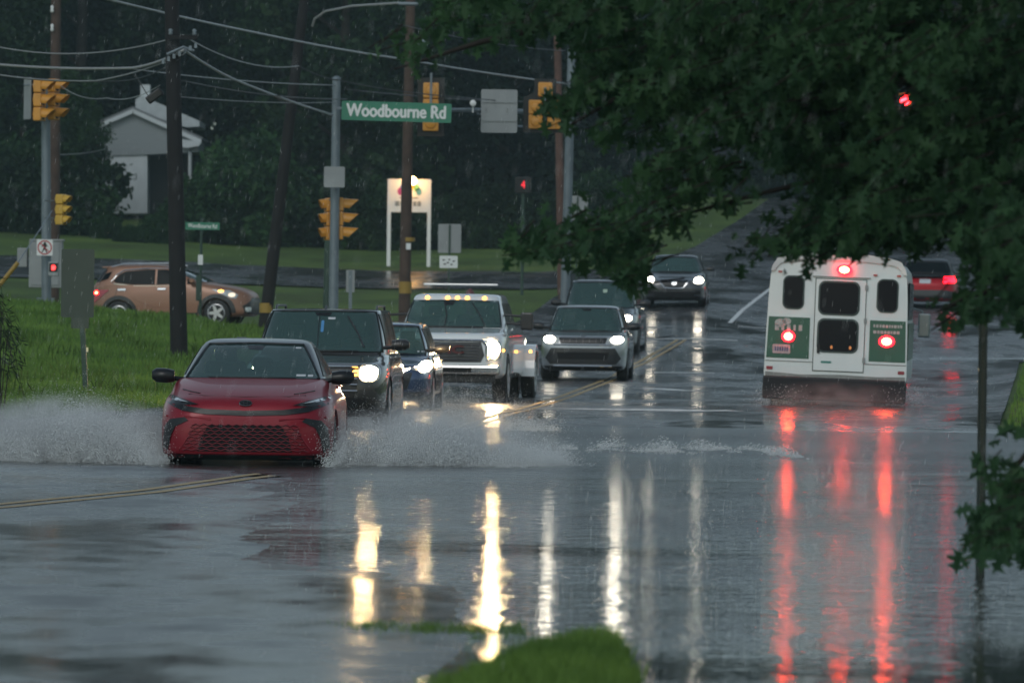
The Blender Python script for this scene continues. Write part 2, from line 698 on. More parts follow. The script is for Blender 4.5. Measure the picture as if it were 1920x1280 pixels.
# ------------------------------------------------------------------ grass blades (uncountable)
def blades(name, spots, hmin, hmax, wid, m, lean=.5, parent=None):
    n = len(spots)
    sp = np.array(spots)
    a = nrg.random(n) * math.tau
    h = hmin + (hmax - hmin) * nrg.random(n)
    la = nrg.random(n) * math.tau
    ll = lean * h * nrg.random(n)
    dx, dy = np.cos(a) * wid / 2, np.sin(a) * wid / 2
    v = np.zeros((n, 5, 3))
    v[:, 0] = sp + np.stack([-dx, -dy, 0 * a], 1)
    v[:, 1] = sp + np.stack([dx, dy, 0 * a], 1)
    mid = sp + np.stack([np.cos(la) * ll * .35, np.sin(la) * ll * .35, h * .55], 1)
    v[:, 2] = mid + np.stack([dx * .7, dy * .7, 0 * a], 1)
    v[:, 3] = mid + np.stack([-dx * .7, -dy * .7, 0 * a], 1)
    v[:, 4] = sp + np.stack([np.cos(la) * ll, np.sin(la) * ll, h], 1)
    idx = np.arange(n)[:, None] * 5
    quads = (idx + np.array([0, 1, 2, 3])).tolist()
    tris = (idx + np.array([3, 2, 4])).tolist()
    return mesh_obj(name, v.reshape(-1, 3).tolist(), quads + tris, m, parent)


M_BLADE = leafmat('grass_blade', (.18, .30, .060), (.085, .17, .034), .5, .6, .3)
sp = []
while len(sp) < 60000:
    y = 84 + 66 * rng.random() ** 1.2
    u = rng.uniform(-60, 1000)
    x = (u - 960) / F * y
    if x > road_left(y) - .1:
        continue
    g = H(x, y)
    if y > 152 or g < .01:
        continue
    sp.append((x, y, g - .03))
tag(blades('bank_grass', sp, .05, .17, .022, M_BLADE), 'thick wet green grass covering the roadside bank', 'grass', kind='stuff')
sp = []
while len(sp) < 9000:
    y = rng.uniform(87, 150)
    x = rng.uniform(road_right(y) + .1, road_right(y) + 3.5) if y < 146 else 99
    if x < 30:
        sp.append((x, y, H(x, y) - .03))
tag(blades('verge_grass', sp, .05, .15, .022, M_BLADE), 'green grass on the corner verge behind the sign post', 'grass', kind='stuff')

def weed_patch(n, name, label, lo, hi, y0, y1):
    pts_ = []
    while len(pts_) < n:
        y = y0 + (y1 - y0) * rng.random()
        x = (rng.uniform(lo, hi) - 960) / F * y
        if x > road_left(y) - .05 or mnoise.noise(Vector((x * .8, y * .35, 8))) < .12:
            continue
        pts_.append((x, y, H(x, y) - .02))
    return tag(blades(name, pts_, .10, .30, .035, leafmat('weed_blade', (.17, .28, .055), (.09, .17, .03), .8, .6, .3), .9), label, 'weeds', kind='stuff')


weed_patch(2600, 'bank_weeds', 'taller ragged weeds scattered through the bank grass', -60, 900, 87, 140)


# grass clump sticking out of the water close to the camera
tus = []
edge = [(835, 1290), (850, 1262), (900, 1235), (960, 1205), (1010, 1182), (1080, 1165), (1150, 1162), (1172, 1185), (1165, 1230), (1180, 1290)]
# ground outline of the clump: a low mud spit that stands out of the flood
def spit(x, y):
    """metres inside the outline (negative outside)"""
    u = 960 + F * x / y + 34 * mnoise.noise(Vector((y * 1.3, x * 4, 2.2))) + 12 * mnoise.noise(Vector((y * 5, x * 9, 1.2)))
    ul = float(np.interp(y, [24, 27, 28, 29.5, 30.6, 31.4], [760, 830, 880, 965, 1050, 1130]))
    ur = float(np.interp(y, [24, 28, 29.5, 30.6, 31.4], [1165, 1178, 1182, 1176, 1150]))
    return min((u - ul) / 380, (ur - u) / 380, (31.5 - y) * .25)


mv, mf = [], []
mys = np.linspace(22, 33, 40)
for y in mys:
    for i in range(31):
        x = -.9 + 1.9 * i / 30
        mv.append((x, y, max(min(spit(x, y) * .22, .05), -.2) + .012 * mnoise.noise(Vector((x * 5, y * 3, 0)))))
for j in range(39):
    for i in range(30):
        k = j * 31 + i
        mf.append((k, k + 1, k + 32, k + 31))
tag(mesh_obj('mud_mound', mv, mf, mat('mud', (.06, .07, .03), .7, noise=.4), smooth=True), kind='structure')
sp = []
while len(sp) < 19000:
    y = rng.uniform(23.5, 31.6)
    x = rng.uniform(-.8, .75)
    h = spit(x, y) + rng.gauss(0, .02)
    if h > .0 + .09 * mnoise.noise(Vector((x * 5, y * 1.5, 5))):
        sp.append((x, y, max(min(h * .22, .05) - .01, -.02)))
tag(blades('grass_clump', sp, .05, .13, .007, M_BLADE, .7), 'bright green grass tussock rising from the flood at the picture bottom', 'grass', kind='stuff')
sp = []
for (px, py, wpx, n) in ((700, 1186, 60, 500), (800, 1188, 40, 350), (880, 1190, 60, 350), (960, 1185, 40, 200)):
    for _ in range(n):
        p = P(px + rng.gauss(0, wpx * .5), py, 32.6)
        sp.append((p.x, p.y + rng.gauss(0, .25), -.02))
tag(blades('drowned_grass', sp, .03, .075, .006, M_BLADE, .9), 'thin grass tips poking through the water beside the tussock', 'grass', kind='stuff')

# ================================================================== VEHICLES
class Stack:
    """a closed shape given as horizontal outlines: rows of (z, front y, rear y, half width, squareness)"""

    def __init__(self, rows, sub=4, N=88):
        r = np.array(rows, float)
        out = []
        n = len(r)
        for i in range(n - 1):
            p0, p1, p2, p3 = r[max(i - 1, 0)], r[i], r[i + 1], r[min(i + 2, n - 1)]
            for k in range(sub):
                t = k / sub
                q = .5 * (2 * p1 + (p2 - p0) * t + (2 * p0 - 5 * p1 + 4 * p2 - p3) * t * t + (3 * p1 - p0 - 3 * p2 + p3) * t ** 3)
                out.append(q)
        out.append(r[-1])
        o = np.array(out)
        z = np.maximum.accumulate(o[:, 0] + np.arange(len(o)) * 1e-5)
        o[:, 0] = z
        self.r = o
        self.N = N

    def at(self, z):
        return [float(np.interp(z, self.r[:, 0], self.r[:, i])) for i in range(1, 5)]

    def front(self, x, z):
        yf, yr, w, n = self.at(z)
        a, yc = (yr - yf) / 2, (yr + yf) / 2
        t = min(abs(x) / w, .992)
        return yc - a * (1 - t ** n) ** (1 / n)

    def rear(self, x, z):
        yf, yr, w, n = self.at(z)
        a, yc = (yr - yf) / 2, (yr + yf) / 2
        t = min(abs(x) / w, .992)
        return yc + a * (1 - t ** n) ** (1 / n)

    def side(self, y, z):
        yf, yr, w, n = self.at(z)
        a, yc = (yr - yf) / 2, (yr + yf) / 2
        t = min(abs(y - yc) / a, .997)
        return w * (1 - t ** n) ** (1 / n)

    def build(self, name, m, parent):
        v, f = [], []
        N = self.N
        for (z, yf, yr, w, n) in self.r:
            a, yc = (yr - yf) / 2, (yr + yf) / 2
            for k in range(N):
                # spread the points evenly over the rounded rectangle
                t = 2 * math.pi * (k + .5) / N
                c, s = math.cos(t), math.sin(t)
                e = max(abs(c), abs(s))
                c, s = c / e, s / e             # on the square
                L = (abs(c) ** n + abs(s) ** n) ** (1 / n)
                v.append((w * c / L, yc + a * s / L, z))
        L = len(self.r)
        for i in range(L - 1):
            for k in range(N):
                f.append((i * N + k, i * N + (k + 1) % N, (i + 1) * N + (k + 1) % N, (i + 1) * N + k))
        f.append(list(range(N))[::-1])
        f.append([(L - 1) * N + k for k in range(N)])
        return mesh_obj(name, v, f, m, parent, smooth=True, sharp=R(35))


def decal(st, face, pts, off, m, name, parent, deep=.02, maxe=.09):
    """a plate following the surface of a stack; pts are (x,z) for front/rear and (y,z) for left/right sides"""
    bm = bmesh.new()
    vs = [bm.verts.new((p[0], 0, p[1])) for p in pts]
    bm.faces.new(vs)
    bmesh.ops.triangulate(bm, faces=bm.faces)
    for _ in range(5):
        es = [e for e in bm.edges if e.calc_length() > maxe]
        if not es:
            break
        bmesh.ops.subdivide_edges(bm, edges=es, cuts=1)
        bmesh.ops.triangulate(bm, faces=[q for q in bm.faces if len(q.verts) > 3])

    def place(v, o):
        a, z = v.co.x, v.co.z
        if face == 'front':
            v.co = Vector((a, st.front(a, z) - o, z))
        elif face == 'rear':
            v.co = Vector((a, st.rear(a, z) + o, z))
        elif face == 'right':
            v.co = Vector((st.side(a, z) + o, a, z))
        else:
            v.co = Vector((-st.side(a, z) - o, a, z))
    flat = {v: (v.co.x, v.co.z) for v in bm.verts}
    be = [e for e in bm.edges if e.is_boundary]
    r = bmesh.ops.extrude_edge_only(bm, edges=be)
    new = [g for g in r['geom'] if isinstance(g, bmesh.types.BMVert)]
    ns = set(new)
    for v in bm.verts:
        place(v, off - deep if v in ns else off)
    return bm_obj(name, bm, m, parent, smooth=True, sharp=R(40))


def line_on(st, face, polys, rad, off, m, name, parent, seg=5):
    bm = bmesh.new()
    for pl in polys:
        pts = []
        for a, z in pl:
            if face == 'front':
                pts.append((a, st.front(a, z) - off, z))
            elif face == 'rear':
                pts.append((a, st.rear(a, z) + off, z))
            elif face == 'right':
                pts.append((st.side(a, z) + off, a, z))
            else:
                pts.append((-st.side(a, z) - off, a, z))
        add_tube(bm, pts, rad, seg)
    return bm_obj(name, bm, m, parent, smooth=True, sharp=R(40))


def mir(pts):
    return [(-x, z) for x, z in pts][::-1]


def oval(cx, cz, rx, rz, n=20, p=2.0):
    o = []
    for k in range(n):
        t = 2 * math.pi * k / n
        c, s = math.cos(t), math.sin(t)
        o.append((cx + rx * math.copysign(abs(c) ** (2 / p), c), cz + rz * math.copysign(abs(s) ** (2 / p), s)))
    return o


def rrect(cx, cz, w, h, r, n=4):
    o = []
    for (sx, sz, a0) in ((1, 1, 0), (-1, 1, 90), (-1, -1, 180), (1, -1, 270)):
        for k in range(n + 1):
            a = R(a0 + 90 * k / n)
            o.append((cx + sx * (w / 2 - r) + r * math.cos(a), cz + sz * (h / 2 - r) + r * math.sin(a)))
    return o


M_TYRE = mat('tyre_rubber', (.018, .018, .019), .7, noise=.3)
M_RIM = mat('alloy_rim', (.55, .56, .58), .3, metal=.9)
M_DRIM = mat('dark_rim', (.10, .10, .11), .35, metal=.8)
M_BLK = mat('black_plastic', (.015, .015, .017), .45, coat=.3)
M_GBLK = mat('gloss_black', (.008, .009, .011), .35, coat=.15, spec=.3)
M_UNDER = mat('underbody', (.006, .006, .007), .9)
M_CHR = mat('chrome', (.62, .64, .66), .18, metal=1)
M_GLASS = mat('car_glass', (.045, .095, .092), .04, coat=1, spec=1.0, noise=.5, nscale=1.6)
M_GLASSD = mat('tinted_glass', (.005, .008, .010), .22, spec=.06)
M_LENS = mat('clear_lens', (.35, .38, .40), .1, coat=1)
M_REDL = mat('red_lens', (.35, .01, .015), .15, coat=1)
M_AMBL = mat('amber_lens', (.55, .20, .02), .2, coat=1)
M_HEADW = emis('headlamp_warm', (1.0, .66, .32), 430)
M_HEADC = emis('headlamp_white', (1.0, .90, .72), 20)
M_HEADS = emis('headlamp_soft', (1.0, .78, .50), 60)
M_REDE = emis('brake_lamp_core', (1.0, .062, .016), 120)
M_REDG = emis('brake_lamp_ring', (1.0, .004, .012), 12)
M_AMBE = emis('amber_lamp', (1.0, .42, .06), 7)
M_SEAT = mat('seat_fabric', (.022, .022, .025), .9)
M_PLATE = mat('number_plate', (.55, .57, .60), .5)


def wheel(parent, x, y, r, wd, rimm=M_RIM, spokes=5, name='wheel', rimr=.66, side=1):
    """tyre with a rim; the axle runs along x, outer face on the side x*side"""
    bm = bmesh.new()
    h = wd / 2
    prof = [(-h, r * rimr), (-h, r * .86), (-h * .8, r * .97), (-h * .4, r), (h * .4, r), (h * .8, r * .97), (h, r * .86), (h, r * rimr)]
    lathe(bm, prof, 'X', 32)
    t = bm_obj(name, bm, M_TYRE, parent, smooth=True, sharp=R(35))
    t.location = (x, y, r)
    bm = bmesh.new()
    o = side * (h + .003)
    R1 = r * rimr
    lathe(bm, [(o - side * .03, R1 * .99), (o, R1 * .99), (o + side * .004, R1 * .93), (o - side * .012, R1 * .86), (o - side * .012, R1 * .80)], 'X', 32)
    for k in range(spokes):
        a = 2 * math.pi * k / spokes
        c, s = math.cos(a), math.sin(a)
        vs = []
        for (rr, ww) in ((R1 * .12, .20), (R1 * .85, .13)):
            for sg in (-1, 1):
                for dx in (0, -.03 * side):
                    vs.append(bm.verts.new((o + dx, rr * c - sg * R1 * ww * s, rr * s + sg * R1 * ww * c)))
        bmesh.ops.convex_hull(bm, input=vs)
    lathe(bm, [(o - side * .03, R1 * .2), (o + side * .006, R1 * .2), (o + side * .008, R1 * .02)], 'X', 12)
    bm_obj('rim', bm, rimm, t, smooth=False)
    bm = bmesh.new()
    lathe(bm, [(o - side * .045, R1 * .98), (o - side * .040, R1 * .98)], 'X', 24)
    bm_obj('brake_disc', bm, M_UNDER, t)
    return t


def mirror(parent, x, y, z, sx, m, s=1.0, tall=False, inner=None):
    """door mirror housing on a short arm; sx = +1 right, -1 left"""
    bm = bmesh.new()
    w_, h_ = (.20, .30) if tall else (.24, .16)
    st = [(0, .8), (.35, 1), (.8, .96), (1, .55)]
    rings = []
    for (t, k) in st:
        xx = x + sx * (.05 + w_ * s * t)
        ring = [bm.verts.new((xx, y + .10 * math.cos(a) * k * s, z + h_ / 2 * s * math.sin(a) * k - .01 * (1 - t))) for a in [2 * math.pi * q / 12 for q in range(12)]]
        rings.append(ring)
    for i in range(len(rings) - 1):
        for q in range(12):
            bm.faces.new((rings[i][q], rings[i][(q + 1) % 12], rings[i + 1][(q + 1) % 12], rings[i + 1][q]))
    bm.faces.new(rings[0])
    bm.faces.new(rings[-1])
    add_tube(bm, [((x - sx * .08) if inner is None else inner, y + .06, z - .05), (x + sx * .10, y, z - .03)], .03 * s, 6)
    return bm_obj('mirror', bm, m, parent, smooth=True, sharp=R(50))


def lamp_disc(st, face, cx, cz, rx, rz, m, parent, name='headlight', off=.02, housing=None, p=2.4, deep=.03):
    if housing:
        h = decal(st, face, oval(cx, cz, rx * 1.35, rz * 1.35, 20, p), off - .008, housing, name, parent)
        return decal(st, face, oval(cx, cz, rx, rz, 18, p), off, m, 'bulb', h, deep)
    return decal(st, face, oval(cx, cz, rx, rz, 18, p), off, m, name, parent, deep)


def arches(body, ys_, r, w_, depth=.34):
    cut = []
    for y in ys_:
        for s in (-1, 1):
            bm = bmesh.new()
            lathe(bm, [(s * (w_ + .3), r), (s * (w_ - depth), r)] if s > 0 else [(s * (w_ - depth), r), (s * (w_ + .3), r)], 'X', 30, cent=(0, y, r * .86))
            c = bm_obj('cutter', bm, None)
            cut.append(c)
    bm_p = body.parent
    body.parent = None
    boolean_cut(body, cut)
    body.parent = bm_p


def windscreen_mat():
    m = bpy.data.materials.new('windscreen')
    m.use_nodes = True
    t = m.node_tree
    b = t.nodes['Principled BSDF']
    b.inputs['Base Color'].default_value = (.055, .12, .115, 1)
    b.inputs['Roughness'].default_value = .05
    b.inputs['Coat Weight'].default_value = 1
    pos = t.nodes.new('ShaderNodeTexCoord').outputs['Object']
    n = noise_node(t, pos, 40, 3)
    bp = t.nodes.new('ShaderNodeBump')
    bp.inputs['Strength'].default_value = .25
    bp.inputs['Distance'].default_value = .004
    t.links.new(n, bp.inputs['Height'])
    t.links.new(bp.outputs[0], b.inputs['Normal'])
    tr = t.nodes.new('ShaderNodeBsdfTransparent')
    tr.inputs['Color'].default_value = (.62, .82, .80, 1)
    mx = t.nodes.new('ShaderNodeMixShader')
    mx.inputs['Fac'].default_value = .58
    t.links.new(tr.outputs[0], mx.inputs[1])
    t.links.new(b.outputs[0], mx.inputs[2])
    t.links.new(mx.outputs[0], t.nodes['Material Output'].inputs['Surface'])
    return m


M_WIND = windscreen_mat()


def hollow(cab_obj, parent, zb, zt, wb, wt, yb, yt, rb, rt, seats=True, pil=.06):
    """open the cabin behind the windscreen and rear window and put dashboard and seats inside; y at belt and roof"""
    v = []
    for (z, w_, y0, y1) in ((zb - .01, wb - pil, yb - .5, rb + .5), (zt, wt - pil, yt - .5, rt + .5)):
        v += [(-w_, y0, z), (w_, y0, z), (w_, y1, z), (-w_, y1, z)]
    bm = bmesh.new()
    vs = [bm.verts.new(p) for p in v]
    for q in ((0, 1, 2, 3), (4, 5, 6, 7), (0, 1, 5, 4), (1, 2, 6, 5), (2, 3, 7, 6), (3, 0, 4, 7)):
        bm.faces.new([vs[i] for i in q])
    c = bm_obj('cutter', bm, None)
    cab_obj.parent = None
    boolean_cut(cab_obj, [c])
    cab_obj.parent = parent
    box('dashboard', (0, yb + .45, zb + .01), (wb * 1.7, .5, .06), M_SEAT, parent, .02)
    if seats:
        for sx in (-1, 1):
            x = sx * wb * .47
            bm = bmesh.new()
            add_box(bm, (x, yb + 1.25, zb - .08), (.46, .14, .5), bev=.05)
            add_box(bm, (x, yb + 1.27, min(zb + .27, zt - .10)), (.24, .10, .16), bev=.04)
            bm_obj('front_seat', bm, M_SEAT, parent)
        bm = bmesh.new()
        add_box(bm, (0, yb + 2.15, zb - .12), (wb * 1.5, .14, .4), bev=.05)
        for x in (-.4, 0, .4):
            add_box(bm, (x * wb / .8, yb + 2.17, zb + .14), (.22, .10, .14), bev=.04)
        bm_obj('rear_seat', bm, M_SEAT, parent)
        bm = bmesh.new()
        pts = [(wb * .47 + .17 * math.cos(a), yb + .80, zb + .03 + .17 * math.sin(a)) for a in [2 * math.pi * k / 16 for k in range(17)]]
        add_tube(bm, pts, .016, 6)
        bm_obj('steering_wheel', bm, M_SEAT, parent)


def glasshouse(st, parent, zb, zt, wb, wt, roofm, glass=None, side_y=None, side_z=None, sglass=None, name='cabin', pil=.05, frame=True, face='front', gname='windshield'):
    pts = [(-wb + pil, zb), (wb - pil, zb), ((wb + wt) / 2 - pil * .9, (zb + zt) / 2), (wt - pil, zt), (0, zt + .012), (-wt + pil, zt), (-(wb + wt) / 2 + pil * .9, (zb + zt) / 2)]
    if frame:
        loop = []
        for k in range(len(pts)):
            a, b_ = pts[k], pts[(k + 1) % len(pts)]
            for j in range(5):
                loop.append((a[0] + (b_[0] - a[0]) * j / 5, a[1] + (b_[1] - a[1]) * j / 5))
        loop.append(loop[0])
        line_on(st, face, [loop], .016, .008, M_GBLK, 'window_seal', parent, 6)
    g = decal(st, face, pts, .014, glass or M_WIND, gname, parent, maxe=.08, deep=.03)
    if side_y:
        for s in ('left', 'right'):
            for poly in side_y:
                decal(st, s, poly, .010, sglass or M_GLASSD, 'side_window', parent, maxe=.12)
    return g


def wiper(st, parent, a, b, c):
    line_on(st, 'front', [[a, ((a[0] + b[0]) / 2, (a[1] + b[1]) / 2), b]], .012, .03, M_BLK, 'wiper', parent)


# ------------------------------------------------------------------ 1 red sedan with black roof
M_RED = mat('red_paint', (.25, .009, .022), .36, metal=.2, spec=.25, coat=.30, noise=.15, nscale=1.2)
M_REDD = mat('red_grille', (.16, .006, .014), .35, metal=.2, coat=.6)
M_ROOFB = mat('black_roof_paint', (.030, .034, .038), .3, coat=.4)


def red_sedan():
    p = P(458, 893, 64.6)
    t = thing('red_sedan', 'red sedan with black roof and black mirrors pushing up spray in the flood', 'car', (p.x, 64.6, -.10), R(-.6))
    body = Stack([(.15, .12, 4.75, .84, 7), (.20, .02, 4.84, .91, 7.5), (.34, 0, 4.9, .93, 7.5), (.55, .0, 4.92, .935, 7), (.68, .03, 4.92, .93, 6), (.77, .10, 4.9, .915, 5),
                  (.83, .26, 4.86, .885, 4.2), (.90, .58, 4.8, .865, 4.5), (.955, .95, 4.72, .845, 5), (.99, 1.25, 4.6, .82, 5), (1.005, 1.45, 4.4, .70, 5)])
    b = body.build('body', M_RED, t)
    arches(b, (.93, 3.75), .37, .92)
    cab = Stack([(.95, 1.22, 4.45, .80, 6), (1.0, 1.36, 4.3, .785, 6), (1.12, 1.62, 4.05, .725, 6), (1.25, 1.92, 3.75, .655, 6), (1.34, 2.16, 3.45, .60, 6), (1.385, 2.34, 3.25, .555, 5), (1.41, 2.55, 3.0, .46, 4), (1.42, 2.75, 2.9, .2, 3)])
    c = cab.build('roof', M_ROOFB, t)
    hollow(c, t, 1.0, 1.345, .765, .565, 1.36, 2.2, 4.3, 3.4)
    glasshouse(cab, t, 1.04, 1.33, .74, .57, M_ROOFB, face='rear', gname='rear_window')
    sw = [[(1.75, 1.03), (2.75, 1.03), (2.75, 1.33), (2.45, 1.33)], [(2.82, 1.03), (3.85, 1.05), (3.45, 1.31), (2.82, 1.33)]]
    glasshouse(cab, t, 1.0, 1.355, .765, .565, M_ROOFB, side_y=sw, sglass=M_GLASSD)
    g = t.children[-5] if False else None
    # things seen on and through the windscreen
    decal(cab, 'front', [(-.10, 1.345), (.10, 1.345), (.07, 1.30), (-.07, 1.30)], .018, M_GBLK, 'mirror_cover', t)
    decal(cab, 'front', rrect(.52, 1.035, .10, .022, .006), .018, M_PLATE, 'sticker', t)
    decal(cab, 'front', rrect(.62, 1.032, .055, .022, .006), .018, M_PLATE, 'sticker', t)
    decal(cab, 'front', rrect(.46, 1.325, .06, .016, .004), .018, M_PLATE, 'sticker', t)
    # hood shut line and creases
    line_on(body, 'front', [[(-.62, .835), (-.45, .822), (0, .815), (.45, .822), (.62, .835)]], .0045, .001, M_BLK, 'hood_seam', t)
    line_on(body, 'front', [[(-.70, .88), (-.60, .86), (-.50, .845)]], .008, .002, M_BLK, 'hood_crease', t)
    line_on(body, 'front', [[(.70, .88), (.60, .86), (.50, .845)]], .008, .002, M_BLK, 'hood_crease', t)
    # slim black band across the nose, rising into the headlights
    band = [(-.86, .80), (-.80, .765), (-.62, .715), (-.40, .685), (0, .672), (.40, .685), (.62, .715), (.80, .765), (.86, .80),
            (.84, .735), (.66, .665), (.42, .632), (0, .620), (-.42, .632), (-.66, .665), (-.84, .735)]
    decal(body, 'front', band, .012, M_GBLK, 'nose_band', t)
    for s in (-1, 1):
        hl = [(.50 * s, .735), (.66 * s, .785), (.86 * s, .835), (.895 * s, .80), (.86 * s, .745), (.70 * s, .725)]
        h = decal(body, 'front', hl, .016, M_GBLK, 'headlight', t)
        decal(body, 'front', [(.60 * s, .755), (.72 * s, .790), (.85 * s, .822), (.87 * s, .800), (.76 * s, .770)], .022, M_LENS, 'lens', h)
    e = decal(body, 'front', oval(0, .752, .070, .032), .014, M_GBLK, 'emblem', t)
    line_on(body, 'front', [oval(0, .752, .066, .029) + [(.066, .752)]], .005, .016, M_DRIM, 'emblem_ring', e)
    line_on(body, 'front', [oval(0, .752, .022, .028, 12) + [(.022, .752)]], .004, .017, M_DRIM, 'emblem_ring', e)
    line_on(body, 'front', [oval(0, .765, .045, .013, 12) + [(.045, .765)]], .004, .017, M_DRIM, 'emblem_ring', e)
    # lower grille
    gr = decal(body, 'front', [(-.50, .24), (.50, .24), (.46, .40), (.38, .52), (-.38, .52), (-.46, .40)], .008, M_UNDER, 'grille', t)
    lines = []
    for i in range(9):
        z = .255 + i * .033
        hw = .66 - .10 * i / 8
        pts = []
        n = 26
        for k in range(n + 1):
            x = -hw + 2 * hw * k / n
            pts.append((x, z + (.010 if (k + i) % 2 else -.008)))
        lines.append(pts)
    line_on(body, 'front', lines, .0065, .012, M_REDD, 'grille_mesh', gr)
    # red shoulders beside the grille and black corner ducts
    for s in (-1, 1):
        decal(body, 'front', [(.64 * s, .60), (.80 * s, .575), (.865 * s, .50), (.885 * s, .34), (.885 * s, .22), (.82 * s, .24), (.79 * s, .40), (.74 * s, .50), (.60 * s, .565)], .010, M_GBLK, 'corner_duct', t)
        line_on(body, 'front', [[(.36 * s, .575), (.62 * s, .60), (.84 * s, .605)]], .016, -.004, M_RED, 'bumper_crease', t)
        line_on(body, 'front', [[(.44 * s, .53), (.56 * s, .46), (.64 * s, .33), (.70 * s, .25)]], .014, -.004, M_RED, 'bumper_crease', t)
    decal(body, 'front', [(-.86, .215), (.86, .215), (.88, .235), (.60, .222), (-.60, .222), (-.88, .235)], .03, M_RED, 'splitter', t, deep=.08)
    decal(body, 'front', [(-.80, .150), (.80, .150), (.84, .205), (-.84, .205)], .006, M_UNDER, 'valance', t)
    for s in (-1, 1):
        mirror(t, .80 * s, 1.55, 1.02, s, M_GBLK, 1.0, inner=.72 * s)
        for y in (.93, 3.75):
            wheel(t, .80 * s, y, .34, .22, M_DRIM, side=s)
    # body-coloured door handles along the flank
    for y in (2.5, 3.4):
        decal(body, 'right', rrect(y, .90, .16, .03, .01), .02, M_RED, 'door_handle', t)
    # dark front seats and headrests behind the glass are hinted by their tops
    return t


# ------------------------------------------------------------------ generic upright vehicles
def suv(name, label, px, py, d, yaw, Wd, Hh, L, paint, nose, cabz, glassw, hood, n=6, rails=False, rimm=M_RIM, zoff=0, wr=.36, roofm=None, wb_y=(.95, 3.75), cut=True, cat='suv', mirs=1.0, sg=M_GLASSD, group=None):
    """nose = nose height, hood = (hood-top z, y of the windscreen foot), cabz=(belt z, screen top z), glassw = half widths"""
    p = P(px, py, d)
    t = thing(name, label, cat, (p.x, d, H(p.x, d) + .02 + zoff), yaw, group)
    hz, hy = hood
    bz = hz - .02
    body = Stack([(.20, .16, L - .16, Wd - .09, n), (.27, .04, L - .06, Wd - .02, n), (.45, .0, L, Wd, n), (nose * .75, .0, L, Wd, n), (nose * .92, .04, L, Wd - .005, n - .5),
                  (nose, .14, L - .02, Wd - .02, n - 1), (nose + (bz - nose) * .5, .55, L - .05, Wd - .04, n - .5), (bz, hy - .25, L - .08, Wd - .06, n), (hz, hy, L - .10, Wd - .09, n), (hz + .02, hy + .1, L - .2, Wd - .25, n)])
    b = body.build('body', paint, t)
    if cut:
        arches(b, wb_y, wr * 1.1, Wd)
    zb, zt = cabz
    wb_, wt_ = glassw
    slope = (zt - zb) * 1.15
    cab = Stack([(hz - .04, hy - .02, L - .12, wb_, 7), (zb + .02, hy + .10, L - .16, wb_ - .01, 7), ((zb + zt) / 2, hy + .10 + slope * .5, L - .30, (wb_ + wt_) / 2 + .01, 7), (zt, hy + .12 + slope, L - .46, wt_, 7),
                 (zt + (Hh - zt) * .6, hy + .22 + slope, L - .52, wt_ - .05, 6), (Hh - .01, hy + .42 + slope, L - .7, wt_ - .16, 5), (Hh, hy + .8 + slope, L - 1.0, wt_ * .5, 4)])
    co_ = cab.build('roof', roofm or paint, t)
    hollow(co_, t, zb, zt - .01, wb_, wt_, hy + .1, hy + .12 + slope, L - .16, L - .46)
    glasshouse(cab, t, zb + .06, zt - .02, wb_ - .03, wt_, paint, face='rear', gname='rear_window', glass=M_GLASSD if cat == 'suv' else None)
    sw = [[(hy + .45 + slope * .3, zb + .04), (hy + 1.45, zb + .04), (hy + 1.45, zt - .02), (hy + .3 + slope, zt - .02)], [(hy + 1.52, zb + .04), (hy + 2.45, zb + .05), (hy + 2.40, zt - .02), (hy + 1.52, zt - .02)]]
    if L - hy > 3.3:
        sw.append([(hy + 2.55, zb + .06), (L - .45, zb + .10), (L - .62, zt - .04), (hy + 2.50, zt - .02)])
    glasshouse(cab, t, zb, zt, wb_, wt_, paint, side_y=sw, sglass=sg)
    for s in (-1, 1):
        mirror(t, (Wd - .08) * s, hy + .35, zb + .10, s, M_BLK, mirs, inner=(wb_ - .06) * s)
        for y in wb_y:
            wheel(t, (Wd - .13) * s, y, wr, .23, rimm, side=s)
        decal(body, 'left' if s < 0 else 'right', rrect(hy + 1.2, zb - .10, .17, .03, .01), .02, paint, 'door_handle', t)
        decal(body, 'left' if s < 0 else 'right', rrect(hy + 2.2, zb - .10, .17, .03, .01), .02, paint, 'door_handle', t)
        if rails:
            bm = bmesh.new()
            pts = [((wt_ - .07) * s, hy + .6 + slope, Hh - .02), ((wt_ - .07) * s, hy + .7 + slope, Hh + .04), ((wt_ - .07) * s, L - .9, Hh + .04), ((wt_ - .07) * s, L - .8, Hh - .03)]
            add_tube(bm, pts, .018, 6)
            bm_obj('roof_rail', bm, M_BLK, t, smooth=True, sharp=R(40))
    decal(body, 'front', [(-Wd + .12, .21), (Wd - .12, .21), (Wd - .08, .30), (-Wd + .08, .30)], .004, M_UNDER, 'valance', t)
    return t, body, cab


def bar(body, z, hw, r, m, name, t, off=.03, bow=0):
    line_on(body, 'front', [[(-hw, z + bow), (-hw * .5, z + bow * .3), (0, z), (hw * .5, z + bow * .3), (hw, z + bow)]], r, off, m, name, t)


